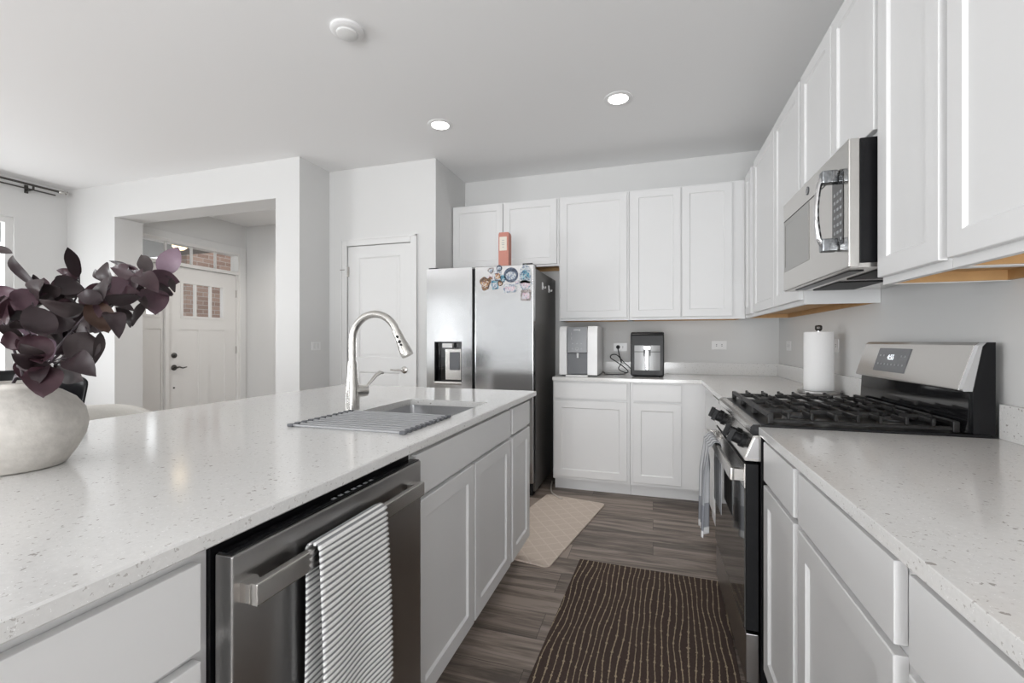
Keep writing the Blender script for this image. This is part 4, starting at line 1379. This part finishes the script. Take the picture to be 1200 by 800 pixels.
# oven door
od = MB(FR).box(RY0 + 0.002, RY1 - 0.002, -0.340, -0.300, 0.222, 0.786, bev=0.004).build('oven_door', 'black_side', t)
MB(FR).box(RY0 + 0.004, RY1 - 0.004, -0.2998, -0.2955, 0.226, 0.700, bev=0.001).build('oven_glass', 'smoke_glass', od)
MB(FR).box(RY0 + 0.004, RY1 - 0.004, -0.2998, -0.2955, 0.7015, 0.783, bev=0.001).build('door_top_band', 'steel', od)
mb = MB(FR)
HNR = -0.252
mb.prism([(RY0 + 0.012, HNR - 0.014), (RY1 - 0.012, HNR - 0.014), (RY1 - 0.012, HNR), (RY0 + 0.012, HNR)], 'c', 0.722, 0.766, bev=0.004)
for y in (RY0 + 0.012, RY1 - 0.040): mb.box(y, y + 0.028, -0.2953, HNR - 0.0135, 0.725, 0.763)
mb.build('handle', 'steel', od)
dr_ = MB(FR).box(RY0 + 0.002, RY1 - 0.002, -0.340, -0.300, 0.045, 0.212, bev=0.004).build('storage_drawer', 'steel_dark', t)
mb = MB(FR)
for k in range(9): mb.box(RY0 + 0.09 + k * 0.066, RY0 + 0.135 + k * 0.066, -0.330, -0.306, 0.7862, 0.7870)
mb.build('vent_slots', 'black_gloss', od)
# backguard
def bgp(name, prof, mat, y0, y1, par, bev=0.0): return MB(FR).prism(prof, 'a', y0, y1, bev=bev).build(name, mat, par)
bg = bgp('backguard', [(-0.965, 0.9225), (-0.912, 0.9225), (-0.912, 1.055), (-0.935, 1.185), (-0.945, 1.197), (-0.965, 1.197)], 'black', RY0, RY1, t)
bgp('backguard_panel', [(-0.911, 1.052), (-0.888, 1.050), (-0.886, 1.056), (-0.925, 1.188), (-0.937, 1.1965), (-0.9445, 1.196)], 'steel', RY0 + 0.022, RY1 - 0.004, bg)
bgp('end_trim', [(-0.911, 1.050), (-0.889, 1.049), (-0.887, 1.056), (-0.926, 1.188), (-0.938, 1.1965), (-0.9445, 1.196)], 'chrome', RY0 + 0.001, RY0 + 0.0215, bg)
bgp('splash_plate', [(-0.9117, 0.925), (-0.898, 0.925), (-0.904, 0.955), (-0.9085, 1.045), (-0.9117, 1.048)], 'black_gloss', RY0 + 0.012, RY1 - 0.004, bg)
# display inset on the slanted face
dv = Vector((0, -0.039, 0.132)).normalized(); dnv = Vector((0, 0.132, 0.039)).normalized()
def onpanel(y, s, h):
    return Vector((y, -0.886, 1.056)) + dv * s + dnv * h
def plate(mb, y0, y1, s0, s1, h0, h1):
    mb.loops([[onpanel(y0, s0, h0), onpanel(y1, s0, h0), onpanel(y1, s1, h0), onpanel(y0, s1, h0)], [onpanel(y0, s0, h1), onpanel(y1, s0, h1), onpanel(y1, s1, h1), onpanel(y0, s1, h1)]])
mb = MB(FR); plate(mb, 2.055, 2.300, 0.024, 0.120, 0.0002, 0.002); dp = mb.build('display', 'grey_panel', bg)
mb = MB(FR)
for i in range(8):
    y = 2.075 + i * 0.0275
    plate(mb, y, y + 0.010, 0.050, 0.057, 0.0021, 0.0025)
    if i in (0, 1, 6, 7): plate(mb, y, y + 0.010, 0.085, 0.092, 0.0021, 0.0025)
mb.build('key_legend', 'print_grey', dp)
p_ = FR(*onpanel(2.185, 0.082, 0.0028))
text('clock_digits', '4:55', 0.030, p_, (R(90) - math.atan2(0.039, 0.132), 0, R(-90)), 'display_white', dp)

# burners and grates
spots = [(1.835, -0.49, 0.045), (1.835, -0.77, 0.038), (2.08, -0.63, 0.050), (2.325, -0.49, 0.038), (2.325, -0.77, 0.045)]
for y, x, r in spots:
    bo = MB(FR); 
    bo.F = lambda a, b, c: FR(a, b, c)
    mb = MB(FR); mb.lathe([(r + 0.006, 0.0002), (r + 0.005, 0.010), (r - 0.004, 0.013)], (y, x, 0.922), 28); b_o = mb.build('burner', 'aluminium', t)
    mb = MB(FR); mb.lathe([(r, 0.0132), (r, 0.019), (r - 0.006, 0.022)], (y, x, 0.922), 28); mb.build('burner_cap', 'iron_dark', b_o)
GZ = 0.958


def grate(y0, y1):
    mb = MB(FR)
    x0, x1 = -0.885, -0.372
    b = 0.0055
    def bar(ya, xa, yb, xb, z1=GZ, z0=GZ - 0.014, w=b):
        d = Vector((yb - ya, xb - xa, 0)).normalized(); s = Vector((-d.y, d.x, 0)) * w
        pa, pb = Vector((ya, xa, 0)), Vector((yb, xb, 0))
        ring = lambda z, k: [(p.x, p.y, z) for p in (pa + s * k, pb + s * k, pb - s * k, pa - s * k)]
        mb.loops([ring(z0, 1.0), ring(z1 - 0.003, 1.0), ring(z1, 0.6)])
    ym = (y0 + y1) / 2
    xm = (x0 + x1) / 2
    # front and rear bars, low side rails
    bar(y0 + b, x0 + b, y1 - b, x0 + b); bar(y0 + b, x1 - b, y1 - b, x1 - b, w=0.008)
    for y in (y0 + b, y1 - b):
        bar(y, x0 + b, y, x1 - b, 0.940, 0.929)
        for x in (x0 + b, x1 - b): mb.box(y - 0.008, y + 0.008, x - 0.009, x + 0.009, 0.9222, GZ - 0.001, bev=0.003)
    # bars across, turning down onto the side rails
    def rib(x, ya, yb):
        bar(ya, x, yb, x, GZ + 0.001, GZ - 0.012, 0.0048)
    def drop(x, y):
        mb.box(y - 0.0055, y + 0.0055, x - 0.005, x + 0.005, 0.9395, GZ + 0.004, bev=0.002)
    for x, gap in ((x1 - 0.060, 0.042), (x1 - 0.128, 0.026), (x1 - 0.196, 0.042), (xm, 0), (x0 + 0.196, 0.042), (x0 + 0.128, 0.026), (x0 + 0.060, 0.042)):
        rib(x, y0 + b, ym - gap); rib(x, y1 - b, ym + gap)
        drop(x, y0 + b); drop(x, y1 - b)
    for xa, xb in ((x1 - b, x1 - 0.100), (x1 - 0.156, xm), (xm, x0 + 0.156), (x0 + 0.100, x0 + b)):
        bar(ym, xa, ym, xb, GZ + 0.001, GZ - 0.012, 0.0048)
    return mb.build('grate', 'iron', t)


gw = (RY1 - RY0 - 0.03) / 3
for k in range(3):
    grate(RY0 + 0.015 + gw * k + 0.001, RY0 + 0.015 + gw * (k + 1) - 0.001)

# towel hanging over the oven handle in soft folds
def oven_towel():
    y0, y1 = 2.085, 2.325
    back, front = HNR - 0.022, HNR + 0.012
    path = []
    for i in range(36): path.append((back, 0.47 + (0.760 - 0.47) * i / 35, 0))
    for i in range(1, 10):
        a = math.pi - math.pi * i / 10
        path.append(((back + front) / 2 + (front - back) / 2 * math.cos(a), 0.760 + 0.014 * math.sin(a), 0))
    for i in range(48): path.append((front, 0.760 - (0.760 - 0.355) * i / 47, i / 47))
    rows, uvs = [], []
    nv = 44
    L = len(path)
    for i, (n, z, t_) in enumerate(path):
        row, uvr = [], []
        for j in range(nv + 1):
            w = j / nv
            fold = 0.017 * math.sin(w * 2 * math.pi * 2.6 + 0.5) * min(1.0, t_ * 3)
            fl = 0.010 * math.sin(w * 9 + t_ * 2) * t_
            squeeze = 1 - 0.22 * min(1, t_ * 2)
            y = (y0 + y1) / 2 + (w - 0.5) * (y1 - y0) * squeeze
            row.append((y + 0.004 * math.sin(t_ * 5 + w * 4), n + max(0, fold + 0.012) * (1 if t_ > 0 else 0) + fl * 0.5 + 0.010 * t_, z + 0.010 * math.sin(w * 5) * t_))
            uvr.append((w, max(0.0, t_)))
        rows.append(row); uvs.append(uvr)
    mb = MB(FR); mb.sheet(rows, uvs=uvs)
    return mb.build('oven_towel', 'range_towel', smooth=60, solid=0.002)


tag(oven_towel(), 'grey and white kitchen towel folded over the oven door handle', 'towel')

# ================================================================== RUGS, CABLE
def flat_rug(name, cx, cy, w, l, rot, r, mat, label, cat, z=0.008):
    o = MB().prism([(p[0], p[1]) for p in rr(-w / 2, w / 2, -l / 2, l / 2, r, 0)], 'c', 0.0006, z, bev=0.002).build(name, mat, origin=(0, 0, 0))
    o.location = (cx, cy, 0)
    o.rotation_euler = (0, 0, rot)
    return tag(o, label, cat)


# long runner, far edge at Y = 2.49, turned a little
ra_ = R(-2.3)
rl, rw = 1.75, 0.707
fcx, fcy = -0.030, 2.478
flat_rug('kitchen_rug', fcx - math.sin(-ra_) * rl / 2, fcy - math.cos(ra_) * rl / 2, rw, rl, ra_, 0.006, 'rug', 'dark brown rug with wavering beige lines on the floor in front of the range', 'rug')
ma = R(-10.5)
ml, mw = 1.06, 0.46
# right-hand long edge passes through (-.53, 2.345) and (-.331, 3.392)
dirl = Vector((-math.sin(ma), math.cos(ma))); dirw = Vector((math.cos(ma), math.sin(ma)))
mcn = Vector((-0.43, 2.868)) - dirw * mw / 2
flat_rug('floor_mat', mcn.x, mcn.y, mw, ml, ma, 0.035, 'mat', 'beige lattice-pattern mat on the floor in front of the refrigerator', 'mat', 0.010)
o = MB().tube(smooth_path([(-0.82, 3.80, 0.008), (-0.79, 3.62, 0.008), (-0.755, 3.50, 0.010), (-0.70, 3.42, 0.016), (-0.655, 3.375, 0.016)]), 0.006, 8).build('water_line', 'cable_grey')
tag(o, 'pale water line running from behind the refrigerator onto the beige mat', 'cable')

# ================================================================== WALL PLATES, CEILING FIXTURES
def outlet(F, u, n, z, label, horiz=True, switch=False):
    t = thing('wall_switch' if switch else 'wall_outlet', F(u, n, z), label, 'switch' if switch else 'outlet')
    w, h = (0.118, 0.074) if horiz else (0.074, 0.118)
    MB(F).box(u - w / 2, u + w / 2, n + 0.0003, n + 0.006, z - h / 2, z + h / 2, bev=0.002).build('cover_plate', 'white_plastic', t)
    mb = MB(F)
    if switch:
        for d in (-0.023, 0.023): mb.box(u + d - 0.013, u + d + 0.013, n + 0.006, n + 0.009, z - 0.025, z + 0.025, bev=0.001)
        mb.build('rocker', 'trim', t)
    else:
        for d in (-0.021, 0.021):
            c = (u + d, z) if horiz else (u, z + d)
            for e_ in (-0.006, 0.006):
                if horiz: mb.box(c[0] - 0.004, c[0] + 0.004, n + 0.006, n + 0.0066, c[1] + e_ - 0.0022, c[1] + e_ + 0.0022)
                else: mb.box(c[0] + e_ - 0.0012, c[0] + e_ + 0.0012, n + 0.006, n + 0.0066, c[1] - 0.004, c[1] + 0.004)
        mb.build('socket_slots', 'black_matte', t)
    return t


outlet(FB, -0.282, -YB, 1.146, 'white wall outlet with the black plug in it, behind the air fryer cord')
outlet(FB, 0.537, -YB, 1.165, 'white wall outlet on the back wall right of the air fryer')
outlet(FR, 3.925, -XR, 1.165, 'white wall outlet on the right wall close to the corner')
outlet(FR, 3.01, -XR, 1.175, 'white wall outlet on the right wall just beside the paper towel')
outlet(FI, 3.385, -2.90, 1.156, 'white double rocker switch on the short wall left of the pantry door', True, True)

def downlight(x, y, label, power=26, cone=70):
    t = thing('recessed_light', (x, y, ZC), label, 'ceiling light', 'recessed ceiling lights')
    MB().lathe([(0.062, -0.004), (0.066, -0.007), (0.090, -0.004), (0.092, -0.0003)], (x, y, ZC), 36, caps=False).build('trim_ring', 'white_plastic', t)
    MB().lathe([(0.063, -0.0035), (0.03, -0.0045), (0.004, -0.005)], (x, y, ZC), 32).build('diffuser', 'lamp', t)
    d = bpy.data.lights.new('lamp_light', 'SPOT')
    d.energy = power; d.spot_size = R(cone); d.spot_blend = 0.6; d.shadow_soft_size = 0.06; d.color = (1.0, 0.95, 0.89)
    l = bpy.data.objects.new('lamp_light', d); l.parent = t; l.location = (0, 0, -0.02); COL.objects.link(l)


downlight(-1.490, 3.030, 'lit recessed ceiling light nearer the refrigerator and pantry wall')
downlight(-0.217, 3.045, 'lit recessed ceiling light nearer the right-hand wall cabinets')
downlight(-4.1, 4.25, 'added fill light on the entry ceiling, unseen above the wide opening', 55, 150)  # unseen lamp added to brighten the dark entry
t = thing('smoke_detector', (-1.485, 1.961, ZC), 'round white detector on the ceiling above the island', 'detector')
MB().lathe([(0.082, -0.0003), (0.082, -0.012), (0.072, -0.020), (0.056, -0.022)], (-1.485, 1.961, ZC), 40).build('base', 'white_plastic', t)
MB().lathe([(0.054, -0.0222), (0.052, -0.030), (0.040, -0.036), (0.006, -0.039)], (-1.485, 1.961, ZC), 36).build('dome', 'trim', t)

# curtain rod on the left wall
t = thing('curtain_rod', (XL, 1.7, 2.71), 'dark double curtain rod mounted high on the left wall', 'curtain rod')
for x, z, r in ((XL + 0.11, 2.722, 0.011), (XL + 0.06, 2.690, 0.007)):
    MB().cyl((x, 0.55, z), (x, 3.06, z), r, n=12).build('rod', 'rod', t)
mb = MB()
mb.lathe([(0.013, 0.0), (0.019, 0.006), (0.019, 0.04), (0.012, 0.05), (0.017, 0.06), (0.017, 0.072), (0.004, 0.078)], (XL + 0.11, 3.06, 2.722), 16, 'b'); mb.build('finial', 'nickel', t)
for y in (2.86, 1.7):
    mb = MB(); mb.box(XL + 0.0005, XL + 0.012, y - 0.014, y + 0.014, 2.655, 2.735, bev=0.002); mb.box(XL + 0.012, XL + 0.125, y - 0.005, y + 0.005, 2.672, 2.682); mb.box(XL + 0.105, XL + 0.125, y - 0.005, y + 0.005, 2.682, 2.712); mb.build('bracket', 'rod', t)

# ================================================================== VASE WITH BRANCHES
CS, SN = math.cos(YAW), math.sin(YAW)


def place(px, py, d):
    """a point of the room seen in direction (px, py) at forward distance d from the viewpoint"""
    r, u = (px - 600) / 533.0 * d, (400 - py) / 533.0 * d
    return Vector((r * CS - d * SN, r * SN + d * CS, CAM_H + u))


vx, vy = -1.383, 0.650
t = tag(MB().lathe([(0.030, 0.006), (0.080, 0.0), (0.087, 0.004), (0.104, 0.030), (0.121, 0.066), (0.126, 0.096), (0.120, 0.128), (0.103, 0.154), (0.078, 0.172), (0.060, 0.179), (0.056, 0.186), (0.059, 0.192), (0.054, 0.194), (0.048, 0.186), (0.048, 0.176), (0.095, 0.134), (0.112, 0.096), (0.095, 0.045), (0.05, 0.016)], (vx, vy, WT + 0.0005), 56).build('vase', 'ceramic', smooth=60), 'squat cream stoneware vase on the island holding dark purple branches', 'vase')
VT = Vector((vx, vy, WT + 0.16))


def leaf_geo(mb, base, tip, w, face=None, bend=0.12, fold=0.25, twist=0.0):
    """ovate leaf from base to tip, folded on the midrib and bending back"""
    base, tip = Vector(base), Vector(tip)
    ax_ = tip - base
    L = ax_.length
    a_ = ax_ / L
    n = (face or Vector((-base.x, -base.y, CAM_H - base.z))).normalized()
    n = (n - a_ * n.dot(a_)).normalized()
    s = a_.cross(n).normalized()
    ct, st_ = math.cos(twist), math.sin(twist)
    s, n = s * ct + n * st_, n * ct - s * st_
    k = 9
    rows = []
    for i in range(k + 1):
        t_ = i / k
        wid = w / 2 * 2.72 * (t_ ** 0.68) * ((1 - t_) ** 0.88) if 0 < t_ < 1 else w * 0.015
        c = base + a_ * (L * t_) + n * (bend * L * (math.sin(math.pi * t_) ))
        row = []
        for q in (-1, -0.55, 0, 0.55, 1):
            und = 0.05 * w * math.sin(t_ * 9 + q * 2)
            row.append(c + s * (wid * q) + n * (abs(q) ** 1.2 * wid * fold + und * abs(q)))
        rows.append(row)
    mb.sheet([[tuple(p) for p in r] for r in rows])


def branch(name, label, stem_pts, leaves, fill=8, fmats=('leaf_dark', 'leaf_plum', 'leaf_grey')):
    """stem_pts: (px, py, d); leaves: (bx, by, tx, ty, w_px, d_base, d_tip, material, twist)"""
    t = thing(name, VT, label, 'branch')
    pts = [VT + Vector((random.uniform(-0.02, 0.02), random.uniform(-0.02, 0.02), -0.10)), VT + Vector((0, 0, 0.035))] + [place(*p) for p in stem_pts]
    sp = smooth_path(pts, 5)
    MB().tube(sp, [0.0036 - 0.0022 * i / (len(sp) - 1) for i in range(len(sp))], 7).build('stem', 'stem', t)
    groups = {}
    for (bx, by, tx, ty, w, d0, d1, mt, tw) in leaves:
        mb = groups.setdefault(mt, MB())
        p0, p1 = place(bx, by, d0), place(tx, ty, d1)
        leaf_geo(mb, p0, p1, w / 533.0 * d0 * 1.10, twist=tw, bend=random.uniform(-0.18, 0.24), fold=random.uniform(0.12, 0.40))
        near = min(sp, key=lambda q: (q - p0).length)
        if (near - p0).length > 0.004:
            pet = groups.setdefault('stem', MB())
            pet.tube([near, near * 0.5 + p0 * 0.5 + Vector((0, 0, 0.004)), p0 + (p1 - p0) * 0.05], 0.0013, 5)
    for k in range(fill):
        q = sp[int(len(sp) * random.uniform(0.42, 0.97))]
        dv_ = Vector((random.gauss(0, 1), random.gauss(0, 1), random.gauss(0.25, 0.8))).normalized()
        q = q + dv_ * 0.006
        leaf_geo(groups.setdefault(random.choice(fmats), MB()), q, q + dv_ * random.uniform(0.05, 0.085), random.uniform(0.026, 0.044), twist=random.uniform(-0.9, 0.9), bend=random.uniform(-0.15, 0.2), fold=random.uniform(0.1, 0.4))
    for mt, mb in groups.items():
        mb.build('petiole' if mt == 'stem' else 'leaves', mt, t, smooth=60, keep_normals=True)


D = 1.03
branch('leafy_branch', 'long branch with dusky purple leaves reaching furthest right towards the front door',
       [(44, 436, D), (70, 415, 1.05), (100, 388, 1.08), (128, 362, 1.12), (150, 345, 1.16), (170, 335, 1.2), (186, 324, 1.22)],
       [(189, 323, 209, 290, 22, 1.22, 1.24, 'leaf_pink', 0.1), (176, 322, 166, 299, 15, 1.2, 1.24, 'leaf_grey', 0.2),
        (170, 324, 211, 331, 22, 1.18, 1.22, 'leaf_purple', -0.3), (184, 330, 202, 347, 12, 1.2, 1.16, 'leaf_dark', 0.5),
        (201, 326, 205, 343, 8, 1.2, 1.2, 'leaf_grey', 0.6), (176, 338, 183, 369, 29, 1.17, 1.15, 'leaf_purple', 0.2),
        (173, 352, 155, 383, 11, 1.15, 1.12, 'leaf_grey', 0.7), (158, 346, 173, 363, 10, 1.16, 1.12, 'leaf_grey', 0.5),
        (150, 343, 168, 334, 18, 1.15, 1.2, 'leaf_plum', 0.0), (132, 356, 158, 365, 13, 1.12, 1.1, 'leaf_dark', 0.4),
        (144, 343, 165, 344, 11, 1.14, 1.12, 'leaf_plum', 0.5), (152, 331, 122, 350, 34, 1.14, 1.1, 'leaf_purple', -0.1),
        (168, 326, 130, 314, 20, 1.18, 1.2, 'leaf_plum', 0.1), (152, 316, 128, 306, 7, 1.18, 1.22, 'leaf_dark', 0.4), (160, 322, 186, 342, 22, 1.17, 1.13, 'leaf_plum', 0.3)])
branch('leafy_branch', 'middle branch with rust brown and near-black leaves right of the vase axis',
       [(48, 430, D), (74, 400, 1.02), (98, 372, 1.02), (116, 350, 1.03), (130, 336, 1.05)],
       [(107, 352, 128, 390, 26, 1.02, 0.99, 'leaf_brown', 0.1), (127, 366, 140, 397, 20, 1.03, 1.0, 'leaf_dark', 0.3),
        (121, 353, 90, 346, 18, 1.02, 1.0, 'leaf_dark', -0.2), (129, 337, 96, 348, 17, 1.05, 1.02, 'leaf_plum', -0.1),
        (128, 331, 111, 317, 9, 1.05, 1.1, 'leaf_dark', 0.4), (104, 390, 84, 428, 32, 1.0, 0.97, 'leaf_grey', 0.1),
        (118, 389, 110, 428, 12, 1.01, 1.0, 'leaf_grey', 0.6), (98, 360, 62, 372, 16, 1.03, 1.0, 'leaf_grey', 0.2),
        (82, 384, 110, 362, 26, 1.05, 1.05, 'leaf_dark', 0.0), (64, 395, 100, 384, 32, 1.06, 1.06, 'leaf_dark', 0.1), (60, 400, 92, 408, 30, 1.06, 1.05, 'leaf_dark', 0.0),
        (70, 372, 104, 388, 26, 1.07, 1.07, 'leaf_plum', 0.1), (92, 400, 100, 372, 12, 1.0, 1.0, 'leaf_grey', 0.5)])
branch('leafy_branch', 'upright branch carrying a rounded pair of dark leaves above the vase',
       [(38, 430, D), (55, 405, 1.04), (76, 372, 1.06), (91, 345, 1.07), (93, 325, 1.07)],
       [(94, 321, 66, 317, 9, 1.07, 1.05, 'leaf_plum', 0.1), (92, 325, 59, 334, 14, 1.07, 1.04, 'leaf_plum', 0.1), (90, 329, 66, 345, 26, 1.06, 1.02, 'leaf_dark', -0.2),
        (88, 330, 79, 351, 20, 1.06, 1.04, 'leaf_grey', 0.2), (84, 356, 62, 360, 15, 1.05, 1.02, 'leaf_plum', 0.1), (76, 345, 58, 352, 10, 1.05, 1.02, 'leaf_grey', 0.4),
        (62, 350, 92, 358, 14, 1.06, 1.06, 'leaf_dark', 0.2), (54, 382, 82, 376, 22, 1.05, 1.04, 'leaf_dark', 0.1)])
branch('leafy_branch', 'branch leaning left with a long curled pointed leaf at its top',
       [(30, 430, D), (28, 400, 1.0), (34, 370, 1.0), (40, 348, 1.0), (45, 338, 1.0)],
       [(46, 340, 15, 300, 10, 1.0, 1.02, 'leaf_dark', 0.3), (45, 346, 39, 322, 12, 1.0, 1.0, 'leaf_dark', 0.5), (48, 348, 52, 326, 13, 1.0, 1.02, 'leaf_purple', 0.1),
        (36, 340, 18, 364, 24, 0.99, 0.95, 'leaf_purple', 0.1), (30, 350, -4, 346, 18, 1.0, 0.98, 'leaf_plum', 0.0), (34, 345, 64, 352, 18, 1.0, 1.02, 'leaf_dark', -0.1),
        (38, 358, 56, 394, 30, 0.97, 0.94, 'leaf_dark', 0.2), (22, 362, 40, 398, 22, 1.02, 1.0, 'leaf_pink', 0.0), (36, 392, 50, 426, 29, 0.95, 0.92, 'leaf_plum', 0.1),
        (53, 396, 60, 424, 12, 1.0, 0.98, 'leaf_pink', 0.2), (26, 356, 2, 372, 22, 1.03, 1.0, 'leaf_purple', 0.2)])
branch('leafy_branch', 'low branch with leaves drooping over the shoulder of the vase',
       [(40, 438, 0.99), (52, 428, 0.96), (62, 424, 0.95)],
       [(50, 428, 52, 466, 33, 0.94, 0.90, 'leaf_plum', 0.0), (64, 428, 98, 446, 26, 0.96, 0.96, 'leaf_grey', -0.6), (82, 420, 113, 441, 27, 0.97, 0.96, 'leaf_dark', 0.1),
        (20, 424, 30, 448, 12, 1.0, 0.99, 'leaf_plum', 0.2), (66, 424, 104, 434, 20, 0.99, 0.99, 'leaf_dark', 0.2)])
branch('leafy_branch', 'leftmost branch running out of the frame with plum leaves',
       [(26, 440, 0.99), (16, 410, 0.98), (4, 378, 0.97), (-8, 350, 0.97), (-16, 320, 0.97)],
       [(-8, 290, 15, 297, 9, 0.97, 0.97, 'leaf_grey', 0.2), (24, 398, 0, 402, 22, 0.97, 0.95, 'leaf_plum', 0.1), (10, 392, 24, 410, 18, 0.98, 0.96, 'leaf_plum', 0.1),
        (2, 370, -24, 380, 20, 0.97, 0.97, 'leaf_plum', 0.1), (-6, 345, 20, 340, 16, 0.98, 0.98, 'leaf_purple', 0.1), (-14, 322, -30, 300, 18, 0.97, 0.97, 'leaf_dark', 0.1)])

# ================================================================== SEATS BEHIND THE ISLAND
def leg_set(t, cx, cy, zt, w, spread, mat, r=0.014):
    for sx_, sy_ in ((1, 1), (1, -1), (-1, 1), (-1, -1)):
        MB().tube([(cx + sx_ * (w + spread), cy + sy_ * (w + spread), 0.0), (cx + sx_ * w, cy + sy_ * w, zt)], [r * 0.75, r], 10).build('leg', mat, t)


def shell_back(cx, cy, z0, z1, rad, a0, a1, lean, thick, name, mat, t, taper=0.25, rnd=0.35):
    """curved back wrapping round the seat from angle a0 to a1 (degrees)"""
    rows = []
    nv, nh = 22, 10
    for i in range(nh + 1):
        q = i / nh
        row = []
        for j in range(nv + 1):
            w = j / nv
            e_ = abs(2 * w - 1)
            top = z1 - (z1 - z0) * rnd * max(0, e_ - 0.45) ** 2 / 0.3
            z = z0 + (top - z0) * q
            sh = 1 - taper * (1 - q) * 0.4
            a_ = R(a0 + (a1 - a0) * (0.5 + (w - 0.5) * sh))
            rr_ = rad + lean * q
            row.append((cx + rr_ * math.cos(a_), cy + rr_ * math.sin(a_), z))
        rows.append(row)
    mb = MB(); mb.sheet(rows)
    return mb.build(name, mat, t, smooth=60, solid=thick, sub=1)


cx_, cy_ = -2.25, 1.005
t = thing('bar_stool', (cx_, cy_, 0), 'black glossy bucket-back stool behind the vase at the island', 'stool')
MB().lathe([(0.05, 0.60), (0.17, 0.615), (0.205, 0.64), (0.205, 0.665), (0.17, 0.675), (0.02, 0.667)], (cx_, cy_, 0), 32).build('seat', 'black', t)
shell_back(cx_, cy_, 0.66, 1.085, 0.20, 78, 282, 0.06, 0.016, 'backrest', 'black', t, taper=0.05, rnd=0.10)
leg_set(t, cx_, cy_, 0.615, 0.10, 0.09, 'black_matte')
MB().tube([(cx_ + 0.165 * math.cos(a_), cy_ + 0.165 * math.sin(a_), 0.26) for a_ in [2 * math.pi * k / 24 for k in range(25)]], 0.008, 8).build('foot_ring', 'black_matte', t)

cx_, cy_ = -2.62, 1.47
t = thing('armchair', (cx_, cy_, 0), 'cream fabric chair whose rounded back shows just over the far edge of the island', 'chair')
MB().lathe([(0.12, 0.40), (0.25, 0.41), (0.28, 0.44), (0.28, 0.50), (0.25, 0.53), (0.03, 0.535)], (cx_, cy_, 0), 36).build('seat', 'cream', t)
shell_back(cx_, cy_, 0.45, 0.862, 0.27, 60, 300, 0.03, 0.05, 'backrest', 'cream', t, rnd=0.25)
leg_set(t, cx_, cy_, 0.41, 0.16, 0.05, 'leg_wood', 0.018)
